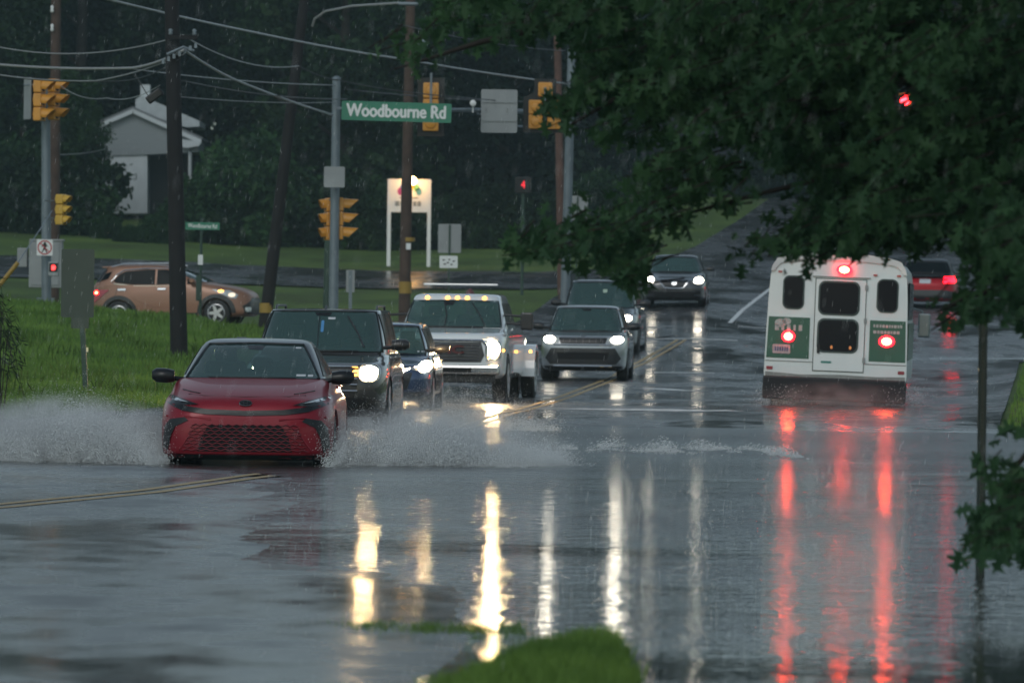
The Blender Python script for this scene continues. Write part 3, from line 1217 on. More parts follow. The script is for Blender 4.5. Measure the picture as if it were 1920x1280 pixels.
def dark_suv():
    M = mat('bronze_black_paint', (.035, .031, .030), .25, metal=.5, coat=1)
    t, b, c = suv('dark_suv', 'dark bronze suv with chrome barred grille and lit headlight right behind the red sedan', 586, 790, 83, R(-2.4), 1.0, 1.66, 4.9, M,
                  .92, (1.08, 1.615), (.90, .77), (1.04, 1.15), rails=True, wr=.37)
    g = decal(b, 'front', [(-.58, .56), (.58, .56), (.64, .88), (-.64, .88)], .010, M_BLK, 'grille', t)
    for z in (.885, .80, .72, .64, .555):
        bar(b, z, .60, .013 if z < .88 else .018, M_CHR, 'grille_bar', g)
    lamp_disc(b, 'front', .75, .80, .110, .095, M_HEADW, t, housing=M_LENS)
    lamp_disc(b, 'front', -.75, .80, .110, .095, M_HEADW, t, housing=M_LENS)
    decal(b, 'front', oval(.58, .80, .050, .045), .03, M_AMBE, 'turn_signal', t)
    decal(b, 'front', [(-.60, .32), (.60, .32), (.66, .46), (-.66, .46)], .008, M_UNDER, 'lower_grille', t)
    decal(b, 'front', rrect(.62, .42, .2, .08, .03), .012, M_UNDER, 'fog_lamp', t)
    decal(c, 'front', [(-.12, 1.612), (.12, 1.612), (.09, 1.565), (-.09, 1.565)], .020, M_GBLK, 'mirror_cover', t)
    line_on(c, 'front', [[(.34, 1.56), (.50, 1.33), (.60, 1.14)]], .012, .03, M_BLK, 'wiper', t)
    line_on(c, 'front', [[(-.05, 1.56), (-.05, 1.35), (-.04, 1.14)]], .005, .02, M_BLK, 'wiper', t)
    decal(c, 'front', rrect(.12, 1.53, .10, .03, .01), .02, M_PLATE, 'sticker', t)
    decal(c, 'front', rrect(.0, 1.42, .04, .16, .015), .02, mat('blue_tag', (.08, .25, .5), .5), 'parking_tag', t)
    bm = bmesh.new()
    add_tube(bm, [(0, 2.2, 1.63), (0, 2.35, 1.70)], [.03, .012], 8)
    bm_obj('antenna', bm, M_BLK, t)
    for y in (1.9, 2.9):
        decal(b, 'right', rrect(y, 1.0, .5, .02, .006), .01, M_CHR, 'window_trim', t)
    return t


def blue_car():
    M = mat('blue_paint', (.050, .085, .17), .25, metal=.4, coat=1)
    t, b, c = suv('blue_car', 'blue car with one bright headlight squeezed between dark suv and white pickup', 702, 752, 94.5, R(-2.4), .88, 1.37, 4.3, M,
                  .72, (.88, 1.30), (.76, .62), (.86, 1.05), wr=.31, wb_y=(.85, 3.4), mirs=.95, cat='car')
    decal(b, 'front', [(-.5, .34), (.5, .34), (.58, .60), (-.58, .60)], .008, M_BLK, 'grille', t)
    for s in (-1, 1):
        h = decal(b, 'front', [(.52 * s, .66), (.80 * s, .78), (.84 * s, .72), (.74 * s, .60)], .012, M_LENS, 'headlight', t)
        decal(b, 'front', oval(.76 * s, .70, .085, .08), .03, M_HEADW, 'bulb', h)
        line_on(b, 'front', [[(.42 * s, .63), (.66 * s, .69)]], .012, .02, M_HEADS if s > 0 else M_LENS, 'daytime_strip', h)
    decal(b, 'front', [(-.6, .20), (.6, .20), (.6, .28), (-.6, .28)], .008, M_UNDER, 'lower_grille', t)
    for x in (.60, .66, .70):
        decal(c, 'front', rrect(x, .92, .03, .02, .004), .02, M_PLATE, 'sticker', t)
    decal(c, 'front', [(-.08, 1.29), (.08, 1.29), (.06, 1.25), (-.06, 1.25)], .020, M_GBLK, 'mirror_cover', t)
    return t


def silver_suv():
    M = mat('silver_paint', (.32, .34, .36), .28, metal=.6, coat=1)
    t, b, c = suv('silver_suv', 'silver compact suv with both white headlights blazing, wide black lower bumper', 1092, 716, 126, R(-3.4), .91, 1.56, 4.4, M,
                  .92, (1.02, 1.48), (.80, .66), (1.0, 1.05), wr=.34, wb_y=(.9, 3.5), rimm=M_DRIM)
    g = decal(b, 'front', [(-.46, .76), (.46, .76), (.50, .88), (-.50, .88)], .012, M_GBLK, 'grille', t)
    for k in range(-3, 4):
        line_on(b, 'front', [[(k * .135, .78), (k * .135, .86)]], .005, .015, M_DRIM, 'grille_slot', g)
    line_on(b, 'front', [oval(0, .925, .05, .018, 12) + [(.05, .925)]], .006, .01, M_BLK, 'emblem', t)
    bar(b, .735, .60, .014, M_CHR, 'chrome_bar', t, .02)
    decal(b, 'front', [(-.68, .34), (.68, .34), (.78, .46), (.66, .67), (-.66, .67), (-.78, .46)], .008, M_BLK, 'lower_bumper', t)
    decal(b, 'front', [(-.50, .44), (.50, .44), (.54, .58), (-.54, .58)], .014, M_UNDER, 'lower_grille', t)
    bar(b, .30, .60, .020, M_CHR, 'skid_bar', t, .03)
    for s in (-1, 1):
        h = decal(b, 'front', [(.48 * s, .90), (.80 * s, .93), (.88 * s, .88), (.84 * s, .77), (.50 * s, .77)], .012, M_LENS, 'headlight', t)
        decal(b, 'front', oval(.70 * s, .845, .125, .075), .03, M_HEADC, 'bulb', h)
    decal(c, 'front', [(-.10, 1.475), (.10, 1.475), (.07, 1.43), (-.07, 1.43)], .020, M_GBLK, 'mirror_cover', t)
    return t


def grey_van():
    M = mat('grey_paint', (.10, .11, .125), .28, metal=.5, coat=1)
    t, b, c = suv('grey_suv', 'tall grey suv half hidden behind the silver suv and drooping oak leaves', 1118, 668, 144, R(-4.2), .97, 1.80, 4.9, M,
                  1.0, (1.14, 1.71), (.86, .74), (1.12, 1.05), wr=.38, wb_y=(.95, 3.8), rimm=M_DRIM)
    decal(b, 'front', [(-.5, .62), (.5, .62), (.56, .92), (-.56, .92)], .010, M_GBLK, 'grille', t)
    for s in (-1, 1):
        h = decal(b, 'front', rrect(.72 * s, .88, .30, .18, .05), .012, M_LENS, 'headlight', t)
        decal(b, 'front', oval(.72 * s, .88, .095, .075), .03, M_HEADC, 'bulb', h)
    decal(c, 'front', rrect(.1, 1.52, .10, .08, .02), .02, mat('pale_tag', (.4, .5, .4), .6), 'sticker', t)
    return t


def dark_sedan():
    M = mat('charcoal_paint', (.045, .045, .052), .25, metal=.5, coat=1)
    t, b, c = suv('charcoal_sedan', 'charcoal sedan with chrome v grille farthest back in the oncoming queue', 1263, 574, 170, R(-3.2), .905, 1.49, 4.7, M,
                  .78, (1.0, 1.40), (.78, .62), (.97, 1.15), wr=.33, wb_y=(.95, 3.7), rimm=M_RIM, mirs=.9, cat='car')
    g = decal(b, 'front', [(-.42, .78), (.42, .78), (.28, .56), (-.28, .56)], .010, M_GBLK, 'grille', t)
    line_on(b, 'front', [[(-.44, .78), (-.36, .68), (-.26, .54), (0, .525), (.26, .54), (.36, .68), (.44, .78)]], .022, .02, M_CHR, 'chrome_v', g)
    decal(b, 'front', oval(0, .68, .075, .06), .025, M_CHR, 'emblem', t)
    decal(b, 'front', [(-.55, .30), (.55, .30), (.60, .44), (-.60, .44)], .008, M_UNDER, 'lower_grille', t)
    for s in (-1, 1):
        h = decal(b, 'front', [(.46 * s, .74), (.78 * s, .86), (.86 * s, .80), (.80 * s, .70), (.58 * s, .67)], .012, M_LENS, 'headlight', t)
        decal(b, 'front', oval(.68 * s, .765, .125, .09), .03, M_HEADC if s > 0 else M_HEADC, 'bulb', h)
    for s in (-1, 1):
        decal(b, 'front', rrect(.66 * s, .42, .14, .08, .03), .012, M_UNDER, 'fog_lamp', t)
    return t


def red_hatch():
    M = mat('bright_red_paint', (.42, .012, .022), .4, metal=.1, coat=.1, spec=.25)
    p = P(1737, 578, 182)
    t = thing('red_hatchback', 'bright red hatchback driving away uphill beyond the white bus', 'car', (p.x, 182, H(p.x, 182) + .02), R(-5))
    L = 4.3
    body = Stack([(.22, L * .02 + .1, L - .14, .82, 5), (.30, 0, L - .03, .90, 5.5), (.55, 0, L, .91, 5.5), (.80, .05, L - .02, .905, 5), (.95, .5, L - .10, .88, 5), (1.02, 1.0, L - .22, .84, 5), (1.04, 1.2, L - .4, .7, 5)])
    # local +y points to the camera here: rear end is at y=0, so the whole is built tail-first
    b = body.build('body', M, t)
    arches(b, (.85, 3.4), .36, .91)
    cab = Stack([(.96, .22, L - 1.1, .80, 6), (1.06, .30, L - 1.25, .77, 6), (1.36, .62, L - 1.7, .66, 6), (1.46, .85, L - 1.95, .58, 5), (1.50, 1.3, L - 2.4, .4, 4)])
    cab.build('roof', M_GBLK, t)
    glasshouse(cab, t, 1.07, 1.37, .76, .64, M, glass=M_GLASSD, side_y=[[(.9, 1.08), (1.9, 1.08), (1.9, 1.34), (1.05, 1.32)], [(1.98, 1.08), (2.8, 1.08), (2.5, 1.34), (1.98, 1.34)]], sglass=M_GLASSD, gname='rear_window')
    for s in (-1, 1):
        h = decal(body, 'front', [(.50 * s, .98), (.80 * s, .98), (.87 * s, .90), (.84 * s, .78), (.50 * s, .76), (.62 * s, .84), (.62 * s, .90)], .014, M_REDG, 'tail_light', t)
        decal(body, 'front', [(.62 * s, .90), (.50 * s, .89), (.50 * s, .85), (.62 * s, .84)], .018, M_REDL, 'lens', h)
        mirror(t, .84 * s, 2.7, 1.10, s, M_BLK, .8, inner=.74 * s)
        for y in (.85, 3.4):
            wheel(t, .79 * s, y, .33, .22, M_DRIM, side=s)
    decal(body, 'front', rrect(-.05, .82, .34, .13, .02), .014, M_PLATE, 'number_plate', t)
    decal(body, 'front', [(-.80, .28), (.80, .28), (.84, .50), (.60, .56), (-.60, .56), (-.84, .50)], .008, M_BLK, 'rear_bumper', t)
    return t


def white_truck():
    MW = mat('white_paint_gloss', (.80, .83, .84), .22, coat=1, noise=.06, nscale=1.5)
    p = P(834, 766, 104)
    zo = H(p.x, 104) - .02
    t = thing('white_pickup_truck', 'white dual rear wheel pickup with amber cab roof lights and big tow mirrors', 'truck', (p.x, 104, zo), R(-4.4))
    W = 1.0
    body = Stack([(.42, .10, 5.9, W - .06, 9), (.50, .02, 6.0, W, 9), (.62, .0, 6.0, W, 9), (.95, .02, 6.0, W - .01, 8), (1.10, .05, 6.0, W - .015, 7), (1.18, .16, 5.98, W - .03, 6.5), (1.22, .55, 5.97, W - .06, 6.5), (1.26, 1.0, 5.96, W - .09, 7), (1.275, 1.25, 5.9, W - .14, 7)])
    b = body.build('body', MW, t)
    arches(b, (1.0,), .46, W)
    cab = Stack([(1.22, 1.28, 4.1, .92, 8), (1.30, 1.36, 4.1, .90, 8), (1.55, 1.62, 4.06, .83, 8), (1.74, 1.84, 4.0, .77, 7), (1.83, 1.98, 3.95, .73, 6), (1.86, 2.2, 3.8, .6, 5)])
    co_ = cab.build('roof', MW, t)
    hollow(co_, t, 1.29, 1.72, .88, .785, 1.36, 1.84, 4.1, 4.0)
    glasshouse(cab, t, 1.34, 1.70, .84, .785, MW, face='rear', gname='rear_window')
    glasshouse(cab, t, 1.29, 1.73, .88, .785, MW, side_y=[[(1.9, 1.34), (2.75, 1.34), (2.75, 1.70), (2.15, 1.70)], [(2.83, 1.34), (3.75, 1.34), (3.70, 1.70), (2.83, 1.70)]], sglass=M_GLASSD)
    line_on(cab, 'front', [[(.30, 1.70), (.45, 1.5), (.55, 1.32)]], .012, .03, M_BLK, 'wiper', t)
    line_on(cab, 'front', [[(-.18, 1.70), (-.12, 1.5), (-.14, 1.32)]], .012, .03, M_BLK, 'wiper', t)
    decal(cab, 'front', [(-.2, 1.73), (.0, 1.73), (-.03, 1.66), (-.17, 1.66)], .020, M_GBLK, 'mirror_cover', t)
    for x in (-.52, -.17, .0, .17, .47):
        decal(cab, 'front', oval(x + .03, 1.795, .034, .026), .03, M_AMBE, 'roof_light', t, deep=.05)
    # roof light bar / rack behind
    r = box('roof_rack', (0, 2.9, 2.02), (1.30, .10, .035), M_RIM, t, .01)
    for x in (-.45, .0, .45):
        box('rack_foot', (x, 0, -.07), (.18, .12, .09), M_BLK, r)
    r.location = (0, 0, 0)
    # grille, letters, bumper
    g = decal(body, 'front', [(-.60, .70), (.60, .70), (.66, .82), (.60, 1.04), (-.60, 1.04), (-.66, .82)], .012, M_BLK, 'grille', t)
    for z in (.74, .79, .84, .89, .94, .99):
        bar(body, z, .57, .008, M_DRIM, 'grille_bar', g, .022)
    line_on(body, 'front', [[(-.62, 1.07), (.62, 1.07), (.70, .98), (.70, .72)]], .022, .02, M_CHR, 'grille_surround', g)
    text_obj('lettering', 'GMC', .19, mat('red_black_letter', (.10, .01, .012), .4), t, (-.02, -.045, .905), sx=1.6, ext=.01, bold=.008)
    for s in (-1, 1):
        h = decal(body, 'front', rrect(.80 * s, .90, .26, .30, .05), .012, M_LENS, 'headlight', t)
        decal(body, 'front', oval(.80 * s, .92, .105, .135), .03, M_HEADW, 'bulb', h)
        decal(body, 'front', rrect(.74 * s, .79, .07, .06, .02), .032, M_AMBE, 'turn_signal', h)
        decal(body, 'front', rrect(.72 * s, .52, .28, .10, .03), .07, M_BLK, 'fog_lamp', t)
    bm = bmesh.new()
    add_box(bm, (0, -.04, .57), (1.86, .16, .16), bev=.04)
    bm_obj('bumper', bm, M_CHR, t)
    box('air_dam', (0, .03, .42), (1.70, .10, .14), M_BLK, t, .02)
    box('lower_grille', (0, -.125, .57), (.9, .012, .08), M_UNDER, t)
    # tow mirrors
    for s in (-1, 1):
        bm = bmesh.new()
        add_box(bm, (1.24 * s, 1.85, 1.40), (.22, .14, .30), bev=.03)
        add_tube(bm, [(.84 * s, 1.9, 1.50), (1.2 * s, 1.85, 1.48)], .025, 6)
        bm_obj('mirror', bm, M_BLK, t)
        bm = bmesh.new()
        add_tube(bm, [(.84 * s, 1.9, 1.36), (1.2 * s, 1.85, 1.34)], .025, 6)
        bm_obj('mirror_arm', bm, M_BLK, t)
        decal(cab, 'right' if s > 0 else 'left', rrect(2.7, 1.25, .18, .035, .01), .03, M_CHR, 'door_handle', t)
        wheel(t, .87 * s, 1.0, .41, .26, M_RIM, side=s, spokes=8)
        wheel(t, 1.05 * s, 5.0, .41, .24, M_RIM, side=s, spokes=8)
        wheel(t, .76 * s, 5.0, .41, .24, M_RIM, side=s, spokes=8, name='inner_wheel')
        # wide rear fenders
        bm = bmesh.new()
        vs = []
        for k in range(13):
            a = math.pi * k / 12
            for rr in (.50, .58):
                for xx in (.94, 1.19):
                    pass
        outer = [(5.0 + .60 * math.cos(math.pi * k / 12), .42 + .56 * math.sin(math.pi * k / 12)) for k in range(13)]
        inner = [(5.0 + .50 * math.cos(math.pi * k / 12), .42 + .46 * math.sin(math.pi * k / 12)) for k in range(12, -1, -1)]
        poly = outer + inner
        n = len(poly)
        A = [bm.verts.new((.96 * s, y, z)) for y, z in poly]
        B = [bm.verts.new((1.19 * s, y, z)) for y, z in poly]
        for k in range(12):
            for V in (A, B):
                bm.faces.new((V[k], V[k + 1], V[n - 2 - k], V[n - 1 - k]))
        for k in range(n):
            bm.faces.new((A[k], A[(k + 1) % n], B[(k + 1) % n], B[k]))
        bm_obj('rear_fender', bm, MW, t)
        # side marker lamps on the fender
        decal(body, 'right' if s > 0 else 'left', rrect(.42, .90, .06, .04, .015), .02, M_AMBE, 'marker_light', t)
    # lamp on the right fender flank
    for y in (4.42, 4.50):
        pass
    box('marker_light', (1.12, 4.395, .86), (.05, .02, .05), M_AMBE, t, .005)
    return t


def bus():
    MW = mat('bus_white', (.70, .76, .77), .35, coat=.4, noise=.10, nscale=1.2)
    MG = mat('bus_green', (.012, .095, .058), .4, coat=.3, noise=.15)
    p = P(1563, 763, 104.5)
    t = thing('shuttle_bus', 'small white and green shuttle bus seen from behind with three red lights on', 'bus', (p.x, 104.5, -.07 + H(p.x, 104.5)), R(-4.6), ry=R(1.6))
    t.scale = (1, 1, 1.03)
    w0 = 1.20
    # rear profile: slightly narrower at the roof, arched top
    L = 6.3
    prof = []
    zs = [(.52, 1.205), (.60, 1.215), (1.3, 1.20), (1.9, 1.18), (2.20, 1.16), (2.34, 1.135), (2.42, 1.07)]
    pts = [(x, z) for z, x in [(z, x) for z, x in zs]]
    top = [(1.07 * math.cos(a), 2.42 + .155 * math.sin(a)) for a in [math.pi * k / 14 for k in range(1, 14)]]
    outline = pts + top + [(-x, z) for x, z in pts[::-1]]
    prism('body', outline, 0, L, MW, t)
    # roof cap lip
    capo = [(1.16, 2.28), (1.13, 2.38), (1.08, 2.45)] + [(1.09 * math.cos(a), 2.45 + .16 * math.sin(a)) for a in [math.pi * k / 14 for k in range(1, 14)]] + [(-1.08, 2.45), (-1.13, 2.38), (-1.16, 2.28)]
    inner = [(-1.10, 2.30)] + [(1.04 * math.cos(a), 2.36 + .13 * math.sin(a)) for a in [math.pi - math.pi * k / 14 for k in range(1, 14)]] + [(1.10, 2.30)]
    bm = bmesh.new()
    n = 19
    C1 = capo
    C2 = [(x * .94, 2.28 + (z - 2.28) * .62) for x, z in capo]
    a0 = [bm.verts.new((x, -.06, z)) for x, z in C1]
    b0 = [bm.verts.new((x, -.035, z)) for x, z in C2]
    a1 = [bm.verts.new((x, .25, z)) for x, z in C1]
    b1 = [bm.verts.new((x, .02, z)) for x, z in C2]
    for k in range(len(C1) - 1):
        bm.faces.new((a0[k], a0[k + 1], b0[k + 1], b0[k]))
        bm.faces.new((a0[k], a0[k + 1], a1[k + 1], a1[k]))
        bm.faces.new((b0[k], b0[k + 1], b1[k + 1], b1[k]))
    bm_obj('roof_cap', bm, MW, t, smooth=True, sharp=R(35))
    GL = mat('bus_glass', (.005, .006, .010), .12, spec=.12)
    RB = mat('window_rubber', (.05, .075, .07), .6)

    def plate(name, poly, y, m, th=.02, parent=t):
        return prism(name, poly, y, y + th, m, parent)
    # seams of the door
    door = plate('rear_door', [(-.38, .66), (.47, .66), (.47, 2.17), (-.38, 2.17)], -.022, MW, .03)
    for (x0, x1, z0, z1) in ((-.395, -.378, .65, 2.185), (.470, .482, .65, 2.185), (-.395, .482, 2.17, 2.182), (-.395, .482, .645, .66)):
        plate('door_gap', [(x0, z0), (x1, z0), (x1, z1), (x0, z1)], -.012, RB, .02, door)
    for (cx, cz, ww, hh) in ((0.02, 1.86, .66, .52), (0.02, 1.24, .66, .52)):
        fr = plate('rear_window', rrect(cx, cz, ww + .05, hh + .05, .12, 6), -.030, RB, .02)
        plate('pane', rrect(cx, cz, ww - .01, hh - .01, .10, 6), -.036, GL, .012, fr)
    for cx in (-.76, .84):
        fr = plate('corner_window', rrect(cx, 1.93, .37, .56, .11, 6), -.012, RB, .02)
        plate('pane', rrect(cx, 1.93, .32, .51, .09, 6), -.018, GL, .012, fr)
    # green panels with worn white lettering
    lp = plate('green_panel', [(-1.185, .84), (-.46, .84), (-.46, 1.52), (-1.165, 1.52)], -.008, MG, .02)
    rp = plate('green_panel', [(.56, .84), (1.185, .84), (1.165, 1.52), (.56, 1.52)], -.008, MG, .02)
    ML = mat('faded_lettering', (.42, .46, .45), .5, noise=.3, nscale=20)
    for (x, z, s_) in ((-.96, 1.42, .10), (-.86, 1.45, .08)):
        plate('cloud_mark', oval(x, z, s_, s_ * .7), -.013, ML, .01, lp)
    rr = random.Random(3)
    for i, wd_ in enumerate((.07, .05, .06, .04, .06)):
        plate('lettering', rrect(-1.02 + i * .10, 1.345, wd_, .10, .01), -.013, ML, .01, lp)
    for row, z in ((0, 1.43), (1, 1.33)):
        x = .62
        while x < 1.08:
            wd_ = rr.uniform(.025, .055)
            plate('lettering', rrect(x + wd_ / 2, z, wd_, .05, .008), -.013, ML, .01, rp)
            x += wd_ + .014
    plate('number_plate', rrect(-.93, .99, .30, .15, .02), -.020, mat('pink_plate', (.55, .40, .42), .5, noise=.3, nscale=30), .02)
    for i in range(6):
        plate('lettering', rrect(-1.03 + i * .04, .99, .022, .07, .004), -.024, mat('navy_letter', (.05, .06, .16), .5), .01, t)
    plate('small_badge', rrect(-.16, .80, .18, .035, .008), -.028, mat('teal_badge', (.03, .2, .17), .4), .02)
    # lights
    for (cx, cz, rx, rz) in ((-.82, 1.20, .070, .060), (.855, 1.18, .085, .060), (.0 + .09, 2.335, .085, .055)):
        yb = -.012 if cz < 2 else -.06
        h = plate('tail_light', oval(cx, cz, rx * 1.6, rz * 1.6, 20), yb - .03, M_REDG, .04)
        plate('bulb', oval(cx, cz, rx, rz, 18), yb - .045, M_REDE, .02, h)
    for s in (-1, 1):
        plate('reflector', rrect(1.12 * s, .67, .11, .055, .015), -.012, mat('dull_red', (.25, .03, .04), .4), .02)
    # bumper and rubber skirt
    b = box('bumper', (0, -.06, .35), (2.44, .28, .38), mat('bumper_black', (.010, .011, .014), .5, spec=.3), t, .03)
    box('skirt', (0, .3, .46), (2.38, .6, .12), M_UNDER, t)
    box('hitch_beam', (0, .5, .26), (1.5, .08, .10), M_UNDER, t, .01)
    tube('axle', [(-1.0, 1.6, .37), (1.0, 1.6, .37)], .09, M_UNDER, t)
    bm = bmesh.new()
    lathe(bm, [(-.16, .02), (-.13, .14), (0, .19), (.13, .14), (.16, .02)], 'X', 16, cent=(0, 1.6, .37))
    bm_obj('differential', bm, M_UNDER, t, smooth=True)
    for s in (-1, 1):
        wheel(t, 1.02 * s, 1.6, .38, .24, M_DRIM, side=s, name='wheel')
        wheel(t, .74 * s, 1.6, .38, .22, M_DRIM, side=s, name='inner_wheel')
        wheel(t, .98 * s, 5.6, .38, .24, M_DRIM, side=s)
        f = box('mud_flap', (.88 * s, 1.12, .32), (.56, .02, .38), M_UNDER, t)
        # side windows
    for k in range(4):
        y0 = .7 + k * 1.15
        q = box('side_window', (1.192, y0 + .45, 1.85), (.03, .95, .62), GL, t, .012, rot=None)
    box('side_stripe', (1.216, 3.0, 1.18), (.012, 5.8, .62), MG, t)
    for s in (1,):
        bm = bmesh.new()
        add_tube(bm, [(1.15 * s, 6.0, 1.75), (1.36 * s, 6.1, 1.70), (1.38 * s, 6.1, 1.25)], .02, 6)
        add_box(bm, (1.40 * s, 6.1, 1.45), (.22, .10, .42), bev=.03)
        bm_obj('mirror', bm, mat('mirror_grey', (.16, .20, .21), .3, coat=1), t)
    hm = mat('hinge_grey', (.25, .28, .28), .5)
    for z in (.85, 1.5, 2.05):
        plate('hinge', rrect(.478, z, .05, .09, .01), -.034, hm, .02, door)
    plate('door_handle', rrect(-.30, 1.02, .05, .16, .02), -.050, M_GBLK, .03, door)
    plate('drip_rail', [(-.45, 2.205), (.54, 2.205), (.54, 2.22), (-.45, 2.22)], -.030, hm, .03)
    plate('belt_moulding', [(-1.20, .785), (1.20, .785), (1.20, .80), (-1.20, .80)], -.010, hm, .02)
    for x in (-1.0, -.55, .62, 1.02):
        plate('clearance_light', rrect(x, 2.265, .07, .03, .01), -.025, M_REDL, .03)
    for x in (-.08, .24):
        plate('cabin_light', oval(x, 1.05, .022, .03, 10), -.040, emis('dim_amber', (1, .35, .08), .5), .006)
    plate('grime', [(-1.19, .54), (1.19, .54), (1.19, .60), (.7, .585), (.1, .60), (-.6, .58), (-1.19, .61)], -.009, mat('grime', (.28, .29, .28), .8, noise=.3), .006)
    return t


def brown_suv():
    M = mat('copper_paint', (.29, .145, .090), .38, metal=.25, coat=.25, noise=.1, nscale=1.2)
    # nose points to +x of the picture and a little to the camera
    L = 4.28
    p = P(455, 612, 157.2)
    zf = H(p.x, 157.2)
    q = P(215, 590, 158.5)
    t = thing('copper_crossover', 'copper brown crossover seen side-on behind the grassy bank', 'car', (p.x + .62, 156.4, zf + .045), R(90 - 11), ry=0)
    t.rotation_euler = (R(0), R(2.2), 0)
    t.matrix_world = Matrix.Translation((p.x + .40, 156.6, zf + .06)) @ Matrix.Rotation(R(90 - 11), 4, 'Z') @ Matrix.Rotation(R(-1.6), 4, 'X')
    W = .89
    body = Stack([(.24, .16, L - .22, W - .07, 5), (.32, .02, L - .08, W - .01, 5.2), (.50, .0, L - .02, W, 5), (.72, .02, L, W, 4.6), (.86, .12, L - .02, W - .01, 4.6), (.97, .38, L - .05, W - .03, 4.6), (1.06, .80, L - .09, W - .05, 5), (1.10, 1.08, L - .13, W - .07, 5), (1.12, 1.2, L - .25, W - .2, 5)])
    b = body.build('body', M, t)
    arches(b, (.86, 3.42), .40, W)
    cab = Stack([(1.04, .98, L - .10, W - .07, 6), (1.12, 1.14, L - .14, W - .09, 6), (1.32, 1.55, L - .28, W - .16, 6), (1.50, 2.0, L - .42, W - .23, 6), (1.58, 2.25, L - .50, W - .30, 5), (1.62, 2.6, L - .72, W - .45, 4)])
    cab.build('roof', M, t)
    for s in ('left', 'right'):
        ch = [(1.32, 1.08), (2.0, 1.05), (3.0, 1.07), (3.55, 1.13), (3.62, 1.18), (3.50, 1.35), (3.30, 1.47), (2.7, 1.51), (2.15, 1.50), (1.75, 1.36)]
        fr = line_on(cab, s, [[ch[k] for k in range(len(ch))] + [ch[0]]], .016, .012, M_CHR, 'window_trim', t)
        a = decal(cab, s, [(1.42, 1.10), (1.62, 1.10), (1.62, 1.24)], .032, M_GLASSD, 'side_window', t)
        a = decal(cab, s, [(1.68, 1.10), (2.42, 1.09), (2.42, 1.475), (2.20, 1.47), (1.80, 1.34), (1.68, 1.27)], .032, M_GLASSD, 'side_window', t)
        a = decal(cab, s, [(2.48, 1.09), (3.05, 1.11), (3.50, 1.165), (3.56, 1.20), (3.42, 1.36), (3.26, 1.44), (2.7, 1.48), (2.48, 1.478)], .032, M_GLASSD, 'side_window', t)
        decal(cab, s, [(3.72, 1.26), (4.02, 1.18), (3.96, 1.36), (3.62, 1.44)], .014, M_GLASSD, 'quarter_glass', t)
        decal(body, s, rrect(3.33, .98, .22, .045, .02), .03, M_CHR, 'door_handle', t)
        decal(body, s, rrect(2.28, .98, .22, .045, .02), .03, M_CHR, 'door_handle', t)
        line_on(body, s, [[(3.62, .46), (3.52, .80), (3.45, 1.03)]], .005, .002, M_BLK, 'door_seam', t)
        line_on(body, s, [[(2.45, .42), (2.45, 1.05)]], .005, .002, M_BLK, 'door_seam', t)
        line_on(body, s, [[(1.35, .42), (1.28, .80), (1.34, 1.03)]], .005, .002, M_BLK, 'door_seam', t)
        # sculpted swoosh low on the doors
        line_on(body, s, [[(3.15, .95), (3.0, .72), (2.6, .55), (2.1, .48), (1.5, .46)]], .022, -.016, M, 'body_crease', t)
        # wheel arch cladding
        for yc in (.86, 3.42):
            pl = []
            for rr, order in ((.50, 1), (.40, -1)):
                seq = [(yc + rr * math.cos(math.pi * k / 14), .34 + rr * .98 * math.sin(math.pi * k / 14)) for k in range(15)]
                pl += seq if order > 0 else seq[::-1]
            decal(body, s, pl, .014, M_BLK, 'wheel_cladding', t, maxe=.07)
        decal(body, s, [(1.34, .27), (2.95, .27), (2.95, .36), (1.34, .36)], .012, M_BLK, 'sill_cladding', t)
    glasshouse(cab, t, 1.14, 1.48, W - .11, W - .24, M, side_y=None, glass=M_GLASS)
    glasshouse(cab, t, 1.18, 1.48, W - .14, W - .24, M, side_y=None, face='rear', gname='rear_window', glass=M_GLASSD)
    for s in (-1, 1):
        h = decal(body, 'right' if s > 0 else 'left', [(.30, .80), (.52, .92), (.98, .95), (.80, .86), (.50, .72), (.36, .70)], .014, M_LENS, 'headlight', t)
        decal(body, 'right' if s > 0 else 'left', oval(.46, .80, .09, .055), .022, emis('low_beam_dim', (1, .85, .65), 1.2), 'bulb', h)
        decal(body, 'right' if s > 0 else 'left', oval(.74, .90, .07, .03), .022, M_AMBE, 'turn_signal', h)
        h = decal(body, 'right' if s > 0 else 'left', [(L - .62, .98), (L - .16, .99), (L - .10, .90), (L - .10, .70), (L - .20, .66), (L - .28, .84), (L - .42, .92)], .016, M_REDL, 'tail_light', t)
        decal(body, 'right' if s > 0 else 'left', oval(L - .24, .91, .075, .05), .024, M_REDG, 'bulb', h)
        decal(body, 'right' if s > 0 else 'left', oval(L - .25, .91, .035, .025), .030, M_REDE, 'bulb', h)
        h = decal(body, 'rear', [(.50 * s, .94), (.74 * s, .99), (.78 * s, .80), (.66 * s, .72)], .014, M_REDL, 'tail_light', t)
        mirror(t, .80 * s, 1.45, 1.17, s, M, .85, inner=.74 * s)
        decal(body, 'front', rrect(.62 * s, .42, .16, .12, .04), .012, M_CHR, 'fog_lamp', t)
        tube('roof_rail', [(.60 * s, 1.95, 1.56), (.60 * s, 2.15, 1.625), (.58 * s, 3.3, 1.64), (.57 * s, 3.65, 1.56)], .022, M_CHR, t, 6)
        for y in (.86, 3.42):
            wheel(t, .77 * s, y, .345, .22, M_RIM, side=s)
    decal(body, 'front', [(-.70, .30), (.70, .30), (.74, .52), (.4, .72), (-.4, .72), (-.74, .52)], .008, M_BLK, 'lower_bumper', t)
    tube('antenna', [(.0, 3.5, 1.60), (.0, 3.75, 1.76)], [.012, .006], M_BLK, t, 5)
    # rear spoiler
    box('spoiler', (0, L - .50, 1.56), (1.1, .28, .035), M, t, .012)
    return t


